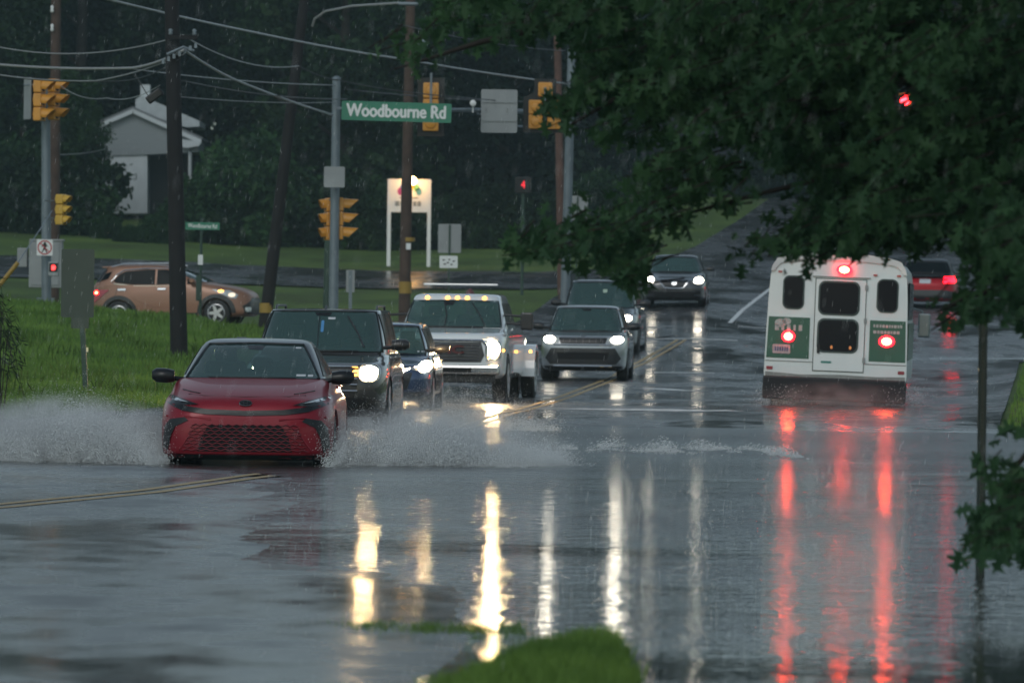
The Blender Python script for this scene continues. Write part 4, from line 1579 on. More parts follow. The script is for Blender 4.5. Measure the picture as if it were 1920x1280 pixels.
red_sedan()
dark_suv()
blue_car()
white_truck()
silver_suv()
grey_van()
dark_sedan()
red_hatch()
bus()
brown_suv()

# ================================================================== STREET FURNITURE
M_WOODD = mat('dark_wood_pole', (.010, .010, .012), .85, noise=.4, nscale=3, bump=.4)
M_WOODB = mat('brown_wood_pole', (.085, .055, .042), .85, noise=.4, nscale=3, bump=.4)
M_GALV = mat('galvanised', (.19, .23, .26), .5, metal=.4, noise=.2, nscale=3)
M_SIGY = mat('signal_yellow', (.62, .27, .025), .45, coat=.3, noise=.12)
M_SIGB = mat('blank_sign', (.30, .32, .33), .55, metal=.2, noise=.15, nscale=2)
M_GRN = mat('sign_green', (.0, .17, .10), .4, coat=.3)
M_WSG = mat('sign_white', (.72, .74, .74), .45)
M_GPOST = mat('green_post', (.02, .05, .035), .5)
M_WIRE = mat('cable', (.05, .055, .06), .5)
M_WIREL = mat('bare_cable', (.30, .31, .32), .4, metal=.3)
M_YGUARD = mat('yellow_guard', (.30, .19, .03), .5)


def gz(x, y):
    return H(x, y) - .05


def pole(name, label, cat, top, base, d, r0, r1, m, dt=None, zb=None, group=None):
    """a pole from base pixel to top pixel; the foot is on the ground"""
    b = P(base[0], base[1], d)
    tp = P(top[0], top[1], dt or d)
    z = gz(b.x, d) if zb is None else zb
    k = (z - b.z) / (tp.z - b.z)
    f = b + (tp - b) * k
    t = thing(name, label, cat, (f.x, f.y, z), 0, group)
    v = tp - f
    o = tube('shaft', [(0, 0, 0), tuple(v * .5), tuple(v)], [r0, (r0 + r1) / 2, r1], m, t, 14)
    return t, v


# poles ------------------------------------------------------------
t, v = pole('utility_pole', 'thick black utility pole standing on the grass bank between copper crossover and red sedan', 'utility pole', (321, -60), (336, 677), 114, .165, .13, M_WOODD)
bm = bmesh.new()
add_tube(bm, [(-.28, -.2, v.z - 1.62), (.02, -.22, v.z - 1.48), (.22, -.2, v.z - 1.55)], .03, 6)
for k in range(7):
    a = (-.35 + .10 * k, -.22, v.z - 1.75 + .05 * k)
    add_box(bm, a, (.05, .06, .09))
bm_obj('cable_bracket', bm, M_GALV, t)
box('crossarm', (0, -.2, v.z - 1.30), (.55, .08, .08), M_WOODD, t)
for x in (-.22, .22):
    bm = bmesh.new()
    lathe(bm, [(0, .03), (.03, .045), (.06, .03), (.09, .045), (.12, .02)], 'Z', 10, cent=(x, -.2, v.z - 1.26))
    bm_obj('insulator', bm, M_GALV, t, smooth=True)
t, v = pole('utility_pole', 'leaning black utility pole with a yellow band rising behind the dark suv', 'utility pole', (578, -60), (497, 605), 139, .15, .11, M_WOODD)
bm = bmesh.new()
lathe(bm, [(0, .158), (.22, .158)], 'Z', 16, cent=(v.x * .055, 0, .46))
bm_obj('marker_band', bm, M_YGUARD, t, smooth=True, sharp=R(40))
# street light arm on the leaning pole
A = P(588, 48, 139)
t0 = t.location
pts = [P(586, 50, 139), P(590, 36, 138.9), P(610, 22, 138.6), P(660, 12, 138), P(752, 6, 137)]
tube('lamp_arm', [tuple(q - t0) for q in pts], .028, M_WIREL, t, 8)
e = P(765, 8, 137) - t0
box('lamp_head', tuple(e), (.45, .2, .08), M_GALV, t, .03)
t, v = pole('utility_pole', 'brown wooden pole with yellow tags in front of the white board sign', 'utility pole', (771, -60), (758, 590), 156, .155, .12, M_WOODB)
f0 = t.location
for (px, py, hh) in ((760, 539, .30), (766, 449, .10)):
    c = P(px, py, 156) - f0
    bm = bmesh.new()
    lathe(bm, [(-hh / 2, .165), (hh / 2, .165)], 'Z', 16, cent=(c.x, 0, c.z))
    bm_obj('yellow_tag', bm, M_YGUARD, t, smooth=True, sharp=R(40))
c = P(766, 462, 156) - f0
box('white_tag', (c.x, -.17, c.z), (.12, .02, .16), M_WSG, t)
t, v = pole('utility_pole', 'reddish brown wooden pole beside the grey signal mast behind the oak twigs', 'utility pole', (1043, -60), (1052, 470), 190, .14, .11, mat('red_wood_pole', (.12, .065, .05), .85, noise=.3))
t, v = pole('utility_pole', 'brown wooden pole behind the grey signal post at the picture edge', 'utility pole', (106, -60), (101, 470), 165, .16, .13, M_WOODB)
f0 = t.location
for py in (25, 60):
    c = P(99, py, 165) - f0
    bm = bmesh.new()
    lathe(bm, [(0, .03), (.05, .055), (.10, .03), (.15, .05), (.2, .02)], 'Z', 10, cent=(c.x, -.2, c.z))
    bm_obj('insulator', bm, M_WSG, t, smooth=True)

tL, vL = pole('signal_post', 'grey steel signal post carrying the no pedestrians sign', 'signal post', (86, 150), (87, 572), 141, .115, .10, M_GALV)
tM, vM = pole('signal_post', 'grey steel signal post holding the green road name sign', 'signal post', (631, 150), (625, 590), 138, .115, .095, M_GALV)
bm = bmesh.new()
lathe(bm, [(0, .11), (.04, .10), (.09, .03)], 'Z', 14, cent=(vM.x, 0, vM.z))
bm_obj('cap', bm, M_GALV, tM, smooth=True)
t, v = pole('signal_mast', 'grey steel mast with a long arm reaching to the road name sign', 'signal mast', (1072, 92), (1062, 470), 150, .125, .10, M_GALV)
f0 = t.location
a0, a1 = P(1066, 212, 150) - f0, P(700, 206, 139) - f0
tube('mast_arm', [tuple(a0), tuple(a0 * .5 + a1 * .5 + Vector((0, 0, .03))), tuple(a1)], [.075, .055, .035], M_GALV, t, 10)
b0, b1, b2 = P(1066, 236, 150) - f0, P(960, 238, 146.5) - f0, P(895, 213, 144.5) - f0
tube('arm_brace', [tuple(b0), tuple(b1), tuple(b2)], [.03, .03, .025], M_GALV, t, 8)
cm = P(887, 194, 144) - f0
bm = bmesh.new()
lathe(bm, [(-.16, .04), (-.14, .075), (.12, .075), (.14, .05)], 'Y', 12, cent=tuple(cm))
add_tube(bm, [tuple(cm), tuple(cm - Vector((0, 0, .22)))], .02, 6)
bm_obj('detector', bm, M_WSG, t, smooth=True, sharp=R(40))
t, v = pole('green_post', 'thick dark green post right beside the grey signal post', 'post', (616, 448), (613, 572), 150, .10, .10, M_GPOST)

# road name sign
c = P(743.5, 210, 137.4)
t = thing('road_name_sign', 'large green road name sign with white letters on the grey post', 'road sign', tuple(c), R(0), ry=R(1.0))
Wn, Hn = 206 / F * 137.4, 36 / F * 137.4
prism('panel', rrect(0, 0, Wn, Hn, .03), -.01, .01, M_GRN, t)
text_obj('lettering', 'Woodbourne Rd', .40, M_WSG, t, (0, -.014, .0), sx=.80, ext=.003, bold=.017)
box('bracket', (-Wn / 2 - .08, .02, .05), (.22, .04, .05), M_GALV, t)


def signal(name, label, px, py, d, hpx, yaw, n=3, back=False, m=M_SIGY, dbl=False, vis=.26):
    """a vertical signal head; local -y is the lit side"""
    c = P(px, py, d)
    hh = hpx / F * d
    s = hh / n
    t = thing(name, label, 'traffic light', tuple(c), yaw)
    bm = bmesh.new()
    for i in range(n):
        z = hh / 2 - s * (i + .5)
        add_box(bm, (0, .06, z), (s * .96, .20, s * .965), bev=.03)
        lathe(bm, [(.155, s * .36), (.19, s * .30), (.20, s * .1)], 'Y', 14, cent=(0, 0, z))
    bm_obj('housing', bm, m, t)
    if back:
        box('backplate', (0, -.05, 0), (s * 1.0 + .24, .012, hh + .22), M_GBLK, t)
    for i in range(n):
        z = hh / 2 - s * (i + .5)
        bm = bmesh.new()
        r0 = s * .43
        N = 16
        ang = [math.pi * (-.16 + 1.32 * k / N) for k in range(N + 1)]
        inn, out = [], []
        for a in ang:
            cut = .35 + .65 * max(0, (math.sin(a) + .48) / 1.48)
            inn.append(bm.verts.new((r0 * math.cos(a), -.04, z + r0 * math.sin(a))))
            out.append(bm.verts.new((r0 * .97 * math.cos(a), -.04 - vis * cut * 1.0, z + r0 * .97 * math.sin(a) - .02)))
        inn2, out2 = [], []
        for a, o_ in zip(ang, out):
            inn2.append(bm.verts.new((r0 * .95 * math.cos(a), -.04, z + r0 * .95 * math.sin(a))))
            out2.append(bm.verts.new((o_.co.x * .95, o_.co.y, z + (o_.co.z - z) * .95)))
        for k in range(N):
            bm.faces.new((inn[k], inn[k + 1], out[k + 1], out[k]))
            bm.faces.new((inn2[k], inn2[k + 1], out2[k + 1], out2[k]))
            bm.faces.new((out[k], out[k + 1], out2[k + 1], out2[k]))
        bm_obj('visor', bm, m, t, smooth=True, sharp=R(50))
        bm = bmesh.new()
        lathe(bm, [(-.045, .005), (-.06, r0 * .5), (-.045, r0 * .9), (-.04, r0 * .95)], 'Y', 16, cent=(0, 0, z))
        bm_obj('lens', bm, M_GBLK, t, smooth=True)
    return t


def arm(t, a, b, r=.02):
    tube('bracket', [a, b], r, M_GALV, t, 6)


g = signal('traffic_light', 'outermost orange traffic light of the pair on the post at the picture edge', 105, 187, 141, 78, R(68), vis=.30)
arm(g, (-.0, .2, .35), (-.05, .55, .35))
g = signal('traffic_light', 'inner orange traffic light of the pair on the post at the picture edge', 79, 188, 140.3, 79, R(68), vis=.30)
arm(g, (-.0, .2, .35), (-.05, .45, .35))
# a third head turned away, grey backplate seen edge on
c = P(52, 185, 140.5)
t = thing('traffic_light', 'grey edged traffic light back behind the orange pair', 'traffic light', tuple(c), R(-60))
box('backplate', (0, 0, 0), (.36, .03, .96), M_SIGB, t, .01)
box('housing', (0, .10, 0), (.26, .16, .86), M_GBLK, t, .03)
arm(t, (.0, .1, .3), (.35, .35, .3))
g = signal('traffic_light', 'small yellow traffic light low on the brown pole', 119, 393, 140, 58, R(62), m=mat('signal_yellow_small', (.55, .33, .03), .45, coat=.3), vis=.18)
arm(g, (-.1, .2, .2), (-.35, .3, .2))
arm(g, (-.1, .2, -.2), (-.35, .3, -.2))
g = signal('traffic_light', 'orange traffic light facing away from the camera side of the grey post, pointed visors', 641, 410, 138.2, 80, R(88), vis=.34)
arm(g, (-.05, .1, .42), (-.05, .3, .42))
g = signal('traffic_light', 'orange traffic light on the other flank of the grey post, rounded visors', 613, 411, 138.6, 80, R(-75), vis=.16)
arm(g, (.05, .1, .42), (.05, .3, .42))
g = signal('traffic_light', 'back of the tall yellow traffic light hanging behind the road name sign', 808, 201, 141.5, 92, R(180), back=True, vis=.2)
g.children[0].name = 'housing'
box('bracket', (0, .20, .28), (.05, .04, 1.0), M_GALV, g)
# five-section cluster head, seen from behind
c = P(1022, 200, 146)
t = thing('cluster_traffic_light', 'yellow five section traffic light seen from behind near the oak leaves', 'traffic light', tuple(c), R(180))
bm = bmesh.new()
s = .34
cells = [(0, .40), (.22, -.02), (.22, -.37), (-.22, -.02), (-.22, -.37)]
for (x, z) in cells:
    add_box(bm, (x, .06, z), (s, .20, s), bev=.03)
    lathe(bm, [(.155, s * .36), (.19, s * .30), (.20, s * .1)], 'Y', 14, cent=(x, 0, z))
bm_obj('housing', bm, M_SIGY, t)
prism('backplate', [(-.52, -.62), (.52, -.62), (.52, .2), (.26, .34), (.26, .66), (-.26, .66), (-.26, .34), (-.52, .2)], -.06, -.045, M_GBLK, t)
box('bracket', (0, .22, .05), (.04, .04, .8), M_GALV, t)
for (x, z) in cells:
    bm = bmesh.new()
    add_tube(bm, [(x, -.05, z), (x, -.25, z)], .14, 14, cap=False)
    bm_obj('visor', bm, M_SIGY, t, smooth=True)

# big sign seen from behind on the mast arm
c = P(935.5, 209, 144.8)
t = thing('blank_sign', 'big blank grey sign back hanging on the mast arm', 'road sign', tuple(c), R(2))
prism('panel', rrect(0, 0, 68 / F * 144.8, 81 / F * 144.8, .04), -.16, -.145, M_SIGB, t)
for z in (-.22, .22):
    box('stiffener', (0, -.175, z), (.80, .02, .05), M_SIGB, t)
for x in (-.30, .18):
    box('clamp', (x, -.10, .0), (.05, .12, .14), M_WSG, t, .01)

# flat sign on the middle post and others
def sign(name, label, px, py, d, w_, h_, m, post=None, postm=M_GPOST, pr=.03, rz=0, front=-.02, base=None):
    c = P(px, py, d)
    W_, H_ = w_ / F * d, h_ / F * d
    if post:
        b = P(post[0], post[1], d)
        z = gz(b.x, d) if base is None else base
        t = thing(name, label, 'road sign', (b.x, d, z), rz)
        o = Vector((c.x - b.x, 0, c.z - z))
        bm = bmesh.new()
        top = c.z - z + H_ / 2 - .02
        add_box(bm, (0 + .5 * o.x * 0, 0, top / 2), (pr * 1.6, pr, top))
        for v_ in bm.verts:
            v_.co.x += (o.x) * (v_.co.z / top)
        bm_obj('post', bm, postm, t)
    else:
        t = thing(name, label, 'road sign', tuple(c), rz)
        o = Vector((0, 0, 0))
    prism('panel', [(x + o.x, z + o.z) for x, z in rrect(0, 0, W_, H_, min(.03, W_ * .08))], front, front + .006, m, t)
    return t, o, W_, H_


t, o, a, b = sign('blank_sign', 'small square grey plate on the middle signal post above the orange lights', 627, 332, 137.6, 39, 39, M_SIGB)
t, o, a, b = sign('blank_sign', 'tall grey double sign back on a green post with a small white plate beneath', 843, 447, 165, 43, 54, M_SIGB, post=(841, 545), rz=0, front=.03)
prism('small_plate', rrect(o.x - .02, o.z - 44 / F * 165, 34 / F * 165, 23 / F * 165, .03), -.04, -.034, M_WSG, t)
for (x, z, q) in ((-.13, .05, .06), (.02, .06, .05), (.14, .02, .06), (-.10, -.06, .07), (.08, -.07, .05), (-.02, -.02, .06)):
    prism('lettering', rrect(o.x - .02 + x, o.z - 44 / F * 165 + z, q, .035, .005), -.045, -.041, M_GBLK, t)
t, o, a, b = sign('blank_sign', 'pale grey sign back with a darker strip beside the reddish pole', 1083, 390, 178, 38, 46, M_SIGB, post=(1081, 470), front=.03)
t, o, a, b = sign('blank_sign', 'dark green sign back with a small second plate on a thin post in bank grass', 146, 531, 98, 63, 128, mat('dark_green_back', (.035, .055, .045), .6, noise=.1), post=(161, 755), pr=.05, rz=R(-8), front=-.03)
prism('small_plate', rrect(o.x + .045, o.z - .60, .29, .24, .02), -.028, -.022, mat('dark_green_back2', (.04, .06, .048), .6), t)
box('reflector', (.02, -.04, .72), (.03, .01, .07), mat('pale_reflector', (.8, .75, .5), .3), t)
t, o, a, b = sign('street_sign', 'pale grey narrow sign seen nearly edge-on beside the grey signal post', 657, 527, 146, 16, 42, M_SIGB, post=(657, 588), postm=M_GALV, pr=.05)

# small green street name sign
c = P(380, 424, 148)
b = P(375, 598, 148)
zz = gz(b.x, 148)
t = thing('street_name_sign', 'small green street name sign on a thin post above the copper crossover', 'road sign', (b.x, 148, zz))
top = P(378, 408, 148)
tube('post', [(0, 0, 0), (top.x - b.x, 0, top.z - zz)], .032, M_GPOST, t, 8)
o = c - Vector((b.x, 148, zz))
prism('panel', [(o.x + x, o.z + z) for x, z in rrect(0, 0, 64 / F * 148, 14 / F * 148, .01)], -.05, -.04, M_GRN, t)
text_obj('lettering', 'Woodbourne Rd', .14, M_WSG, t, (o.x, -.054, o.z), rot=(R(90), R(2), 0), sx=.72, ext=.002, bold=.003)
o2 = P(376, 487, 148) - Vector((b.x, 148, zz))
box('white_tag', (o2.x, -.05, o2.z), (.12, .02, .24), M_WSG, t)
o2 = P(373, 540, 148) - Vector((b.x, 148, zz))
box('dark_box', (o2.x, -.03, o2.z), (.14, .12, .62), M_GPOST, t, .02)

# no pedestrians sign
c = P(84, 464, 140.6)
t = thing('no_pedestrians_sign', 'white square sign with a walking figure crossed out in red', 'road sign', tuple(c), R(0))
q = 30 / F * 140.6
prism('panel', rrect(0, 0, q, q, .02), -.01, .0, M_WSG, t)
MR = mat('sign_red', (.45, .02, .03), .45)
bm = bmesh.new()
N = 32
ro, ri = q * .45, q * .375
A = [bm.verts.new((ro * math.cos(2 * math.pi * k / N), -.014, ro * math.sin(2 * math.pi * k / N))) for k in range(N)]
B = [bm.verts.new((ri * math.cos(2 * math.pi * k / N), -.014, ri * math.sin(2 * math.pi * k / N))) for k in range(N)]
for k in range(N):
    bm.faces.new((A[k], A[(k + 1) % N], B[(k + 1) % N], B[k]))
bm_obj('red_ring', bm, MR, t)
fig = [(-.01, .125), (.02, .125), (.03, .09), (.045, .06), (.075, .03), (.07, .015), (.035, .035), (.025, -.02), (.05, -.075), (.06, -.125), (.04, -.125), (.02, -.075), (-.005, -.04),
       (-.03, -.08), (-.06, -.12), (-.075, -.105), (-.045, -.06), (-.025, .0), (-.03, .045), (-.06, .01), (-.075, .02), (-.04, .075)]
prism('walking_figure', [(x * q / .37, z * q / .37) for x, z in fig], -.016, -.012, M_GBLK, t)
sl = [(-.27, .31), (-.31, .27), (.27, -.31), (.31, -.27)]
prism('red_slash', [(x * q, z * q) for x, z in sl], -.019, -.017, MR, t)

# roadside cabinet behind the post
c = P(85, 496, 143)
zz = gz(c.x, 143)
t = thing('control_cabinet', 'pale grey box cabinet standing behind the signal post', 'cabinet', (c.x, 143, zz))
zt = P(85, 451, 143).z - zz
box('body', (.0, .25, zt / 2 + .25), (62 / F * 143, .45, zt - .5), M_SIGB, t, .02)
box('door', (.0, .015, zt / 2 + .25), (52 / F * 143, .02, zt - .62), M_SIGB, t, .01)
box('top', (.02, .25, zt + .01), (64 / F * 143, .5, .05), M_SIGB, t, .01)
box('side_box', (-.55, .25, zt - .4), (.24, .3, .45), M_SIGB, t, .02)
box('stand', (.0, .25, .12), (.4, .3, .30), M_GALV, t)
# pedestrian signal
c = P(98, 504, 140.4)
t = thing('pedestrian_signal', 'grey pedestrian signal box showing a red hand on the signal post', 'pedestrian signal', tuple(c), R(0))
box('housing', (.03, .06, 0), (.24, .22, .33), M_SIGB, t, .02)
box('lens', (.03, -.055, .03), (.20, .012, .20), M_GBLK, t)
hand = [(-.035, -.05), (.03, -.05), (.045, .0), (.04, .05), (.025, .02), (.02, .065), (.005, .02), (-.005, .07), (-.015, .02), (-.03, .055), (-.04, .0)]
prism('red_hand', [(x * 1.1 + .03, z * 1.1 + .03) for x, z in hand], -.068, -.063, emis('red_hand', (1, .03, .03), 6), t)

# countdown signal in the dark at the far side
c = P(981, 347, 190)
t = thing('countdown_signal', 'black countdown box with a red four glowing in front of the dark trees', 'pedestrian signal', tuple(c))
box('housing', (0, .08, 0), (.50, .2, .5), M_GBLK, t, .02)
text_obj('digit', '4', .34, emis('red_digit', (1, .02, .04), 1.6), t, (0, -.03, 0), sx=.8)
pb = P(981, 480, 190)
tube('post', [(0, .1, -.2), (0, .1, gz(c.x, 190) - c.z)], .05, M_GPOST, t, 8)

# guy wire guard
a0, a1 = P(-12, 548, 120), P(34, 492, 120)
t = thing('guy_wire', 'guy wire with a yellow guard slanting at the picture edge', 'guy wire', tuple(a0))
base = Vector((a0.x - .25, 120, gz(a0.x, 120)))
tube('guard', [(0, 0, 0), tuple(a1 - a0)], .045, M_YGUARD, t, 8)
tube('cable', [tuple(base - a0), (0, 0, 0)], .02, M_GALV, t, 6)
tube('cable', [tuple(a1 - a0), tuple(P(98, 395, 126) - a0)], .012, M_GALV, t, 6)

# hydrant
c = P(881, 566, 172)
zz = gz(c.x, 172)
t = thing('fire_hydrant', 'dark red fire hydrant on the grass island behind the white pickup', 'fire hydrant', (c.x, 172, zz))
bm = bmesh.new()
lathe(bm, [(0, .16), (.06, .16), (.07, .11), (.55, .11), (.58, .15), (.64, .14), (.72, .09), (.78, .03)], 'Z', 16)
bm_obj('barrel', bm, mat('hydrant_red', (.12, .03, .03), .5), t, smooth=True, sharp=R(40))
bm = bmesh.new()
lathe(bm, [(-.2, .05), (-.19, .06), (.19, .06), (.2, .05)], 'X', 12, cent=(0, 0, .45))
bm_obj('nozzle', bm, M_GALV, t)

# board sign on two posts with a lamp over it
c = P(767, 367, 228)
zz = H(c.x, 228)
t = thing('board_sign', 'white board sign on two tall white posts lit by a small lamp', 'sign', (c.x, 228, zz))
s_ = 228 / F
cx, cz = 0, c.z - zz
prism('board', [(cx + x * s_, cz + z * s_) for x, z in [(-40, -31), (40, -31), (40, 31), (-40, 31)]], -.05, .05, M_WSG, t)
for x in (-37, 38):
    zt = cz + 31 * s_
    box('post', (x * s_, .0, zt / 2), (7 * s_, .14, zt), M_WSG, t, .01)
cols = [(.35, .05, .2), (.1, .15, .5), (.6, .25, .03), (.55, .4, .05), (.1, .35, .15), (.08, .3, .4)]
for i, cc in enumerate(cols):
    a = math.pi * (i + .5) / 6
    m_ = mat('logo_colour_%d' % i, cc, .5)
    prism('logo_petal', [(x * s_, cz + z * s_) for x, z in oval(-18 * math.cos(a) + 1, 4 + 15 * math.sin(a), 5.5, 7)], -.062, -.052, m_, t)
for i, (x, w_) in enumerate(((-22, 8), (-13, 6), (2, 8), (11, 6), (19, 7))):
    prism('lettering', [(xx * s_, cz + zz_ * s_) for xx, zz_ in rrect(x, -15, w_, 9, 1.2)], -.062, -.052, mat('grey_letter', (.22, .24, .24), .5), t)
prism('lettering', [(xx * s_, cz + zz_ * s_) for xx, zz_ in rrect(0, -4, 34, 2.5, .6)], -.062, -.052, MATS['grey_letter'], t)
c2 = P(773, 339, 227.5)
lm = thing('sign_lamp', 'glowing warm lamp at the top of the white board sign', 'lamp', tuple(c2))
bm = bmesh.new()
bmesh.ops.create_uvsphere(bm, u_segments=14, v_segments=8, radius=.16)
bm_obj('bulb', bm, emis('sign_lamp_warm', (1, .52, .16), 50), lm, smooth=True)
tube('lamp_arm', [(0, .05, .05), (0, .35, .15), (0, .5, -.05)], .02, M_GALV, lm, 6)

# two more lamp heads and small bits high up
c = P(788, 80, 150)
t = thing('street_lamp_head', 'pale lamp head on a short arm beside the brown tagged pole', 'street lamp', tuple(c))
bm = bmesh.new()
lathe(bm, [(-.08, .17), (-.04, .19), (.04, .11), (.12, .04)], 'Z', 14)
bm_obj('shade', bm, mat('pale_lamp', (.4, .45, .5), .4), t, smooth=True, sharp=R(50))
tube('lamp_arm', [(0, 0, .08), (-.12, .6, .0), (-.2, 3.0, -.25)], .022, M_GALV, t, 6)
c = P(874, 30, 150)
t = thing('street_lamp_head', 'pale lamp head half hidden in the top oak leaves', 'street lamp', tuple(c))
bm = bmesh.new()
bmesh.ops.create_uvsphere(bm, u_segments=14, v_segments=8, radius=.14)
for v_ in bm.verts:
    v_.co.z *= .45
    v_.co.x *= 1.1
bm_obj('shade', bm, MATS['pale_lamp'], t, smooth=True)
tube('lamp_arm', [(0, 0, .03), (.5, 1.5, .1), (1.6, 4.0, .0)], .022, M_GALV, t, 6)
# red traffic light glimpsed through the oak crown
c = P(1696, 188, 150)
t = thing('red_traffic_light', 'traffic light glowing red through the dark oak crown', 'traffic light', tuple(c), 0)
bm = bmesh.new()
for i in range(3):
    add_box(bm, (0, .08, -.36 * i), (.35, .2, .35), bev=.03)
bm_obj('housing', bm, M_SIGY, t)
prism('lens', oval(0, 0, .13, .13), -.04, -.025, emis('signal_red', (1, .02, .03), 22), t)
for i in range(3):
    bm = bmesh.new()
    add_tube(bm, [(0, -.02, -.36 * i), (0, -.22, -.36 * i)], .15, 14, cap=False)
    bm_obj('visor', bm, M_SIGY, t, smooth=True)
for i in (1, 2):
    prism('lens', [(x, z - .36 * i) for x, z in oval(0, 0, .13, .13)], -.04, -.025, M_GBLK, t)
a = P(1900, 170, 150) - c
tube('mast_arm', [(0, .2, .1), (a.x, .2, .35), (a.x + 4, .2, .45)], .06, M_GALV, t, 8)
tube('mast_post', [(a.x + 4, .2, .6), (a.x + 4, .2, H(c.x + a.x + 4, 150) - c.z - .1)], .12, M_GALV, t, 10)

# near sign post, dark green steel channel with holes
b = P(1838, 1060, 40.0)
tp = P(1851, 300, 40.0)
t = thing('channel_post', 'dark green steel sign post with punched holes standing in the flood', 'sign post', (b.x, 40.0, -.3))
hgt = tp.z + .3
bm = bmesh.new()
prof = [(-.029, .0), (-.023, .0), (-.014, .022), (.014, .022), (.023, .0), (.029, .0), (.029, -.004), (.021, -.004), (.012, .017), (-.012, .017), (-.021, -.004), (-.029, -.004)]
for seg in range(1):
    A = [bm.verts.new((x, -y, 0)) for x, y in prof]
    B = [bm.verts.new((x, -y, hgt)) for x, y in prof]
    n = len(prof)
    for k in range(n):
        bm.faces.new((A[k], A[(k + 1) % n], B[(k + 1) % n], B[k]))
    bm.faces.new(B)
bm_obj('channel', bm, mat('post_green', (.012, .03, .022), .45, coat=.3), t)
bm = bmesh.new()
z = .35
while z < hgt - .05:
    lathe(bm, [(-.0245, .0045), (-.0225, .0045)], 'Y', 6, cent=(0, 0, z))
    z += .0254
bm_obj('punched_hole', bm, mat('hole_pale', (.10, .11, .09), .5), t)['kind'] = 'stuff'

# ------------------------------------------------------------------ overhead wires
def wire(label, pts, r, m=M_WIRE, sag=0):
    """pts: (px, py, depth) way points; sag in metres between them"""
    out = []
    for i in range(len(pts) - 1):
        a, b = P(*pts[i]), P(*pts[i + 1])
        n = 14
        for k in range(n + (i == len(pts) - 2)):
            s = k / n
            q = a.lerp(b, s)
            q.z -= sag * 4 * s * (1 - s)
            out.append(q)
    o = out[0].copy()
    bm = bmesh.new()
    add_tube(bm, [p - o for p in out], r, 5)
    ob = bm_obj('overhead_wire', bm, m, None, smooth=True)
    ob.location = o
    return tag(ob, label, 'wire', 'overhead wires')


wire('pale thick wire crossing from the picture top over the black pole to the far mast', [(120, -22, 108), (480, 62, 122), (760, 112, 136), (1068, 158, 150)], .024, M_WIREL, .03)
wire('upper sagging wire running into the black pole top from the picture edge', [(-40, 80, 118), (345, 66, 113.8)], .013, M_WIREL, .28)
wire('thick bundled cable running into the bracket on the black pole', [(-40, 118, 118), (250, 128, 115), (345, 94, 113.7)], .028, M_WIREL, .05)
wire('second cable sagging just below the thick bundle', [(-40, 134, 119), (180, 152, 116), (345, 102, 113.8)], .015, M_WIREL, .06)
wire('thin cable sagging lowest beneath the bundle to the black pole', [(-40, 136, 119), (230, 152, 116), (335, 112, 113.8)], .010, M_WIRE, .08)
wire('pale span from the black pole down to the middle signal post', [(345, 94, 113.8), (440, 150, 122), (624, 216, 137.5)], .026, M_WIREL, .03)
wire('wire sagging from the black pole top to the leaning pole', [(345, 68, 113.8), (560, 124, 137)], .013, M_WIREL, .22)
wire('wire running from the leaning pole past the post top to the hanging signal', [(560, 124, 137), (640, 152, 138), (860, 182, 142), (1060, 190, 150)], .012, M_WIRE, .05)
wire('thin wire passing level behind the black pole to the middle post top', [(250, 130, 116), (628, 160, 138)], .012, M_WIREL, .06)
wire('dark wire passing lower behind the black pole towards the name sign', [(335, 150, 116), (650, 186, 138)], .012, M_WIRE, .10)
wire('lowest thin wire behind the black pole ending at the middle post', [(340, 182, 116), (628, 192, 138)], .008, M_WIREL, .05)
wire('slack wire looping from the outer orange signal up to the black pole', [(112, 160, 141), (200, 184, 130), (300, 160, 115)], .008, M_WIREL, .12)
wire('service wire running from the brown pole to the grey house', [(110, 290, 165), (196, 280, 240)], .012, M_WIREL, .05)
wire('dark wire spanning behind the hanging signals beyond the name sign', [(650, 168, 150), (1060, 192, 170)], .016, M_WIRE, .08)
wire('thin wire high above the hanging signals near the lamp head', [(740, 44, 150), (1060, 96, 175)], .012, M_WIRE, .1)
c = P(290, 180, 115)
t = thing('cable_splice_box', 'black splice box hanging from the cables beside the black pole', 'cable box', tuple(c), 0, ry=R(-38))
box('housing', (0, 0, 0), (.34, .12, .16), M_GBLK, t, .03)
tube('strap', [(-.1, 0, .05), (-.05, 0, .55)], .01, M_WIRE, t, 5)

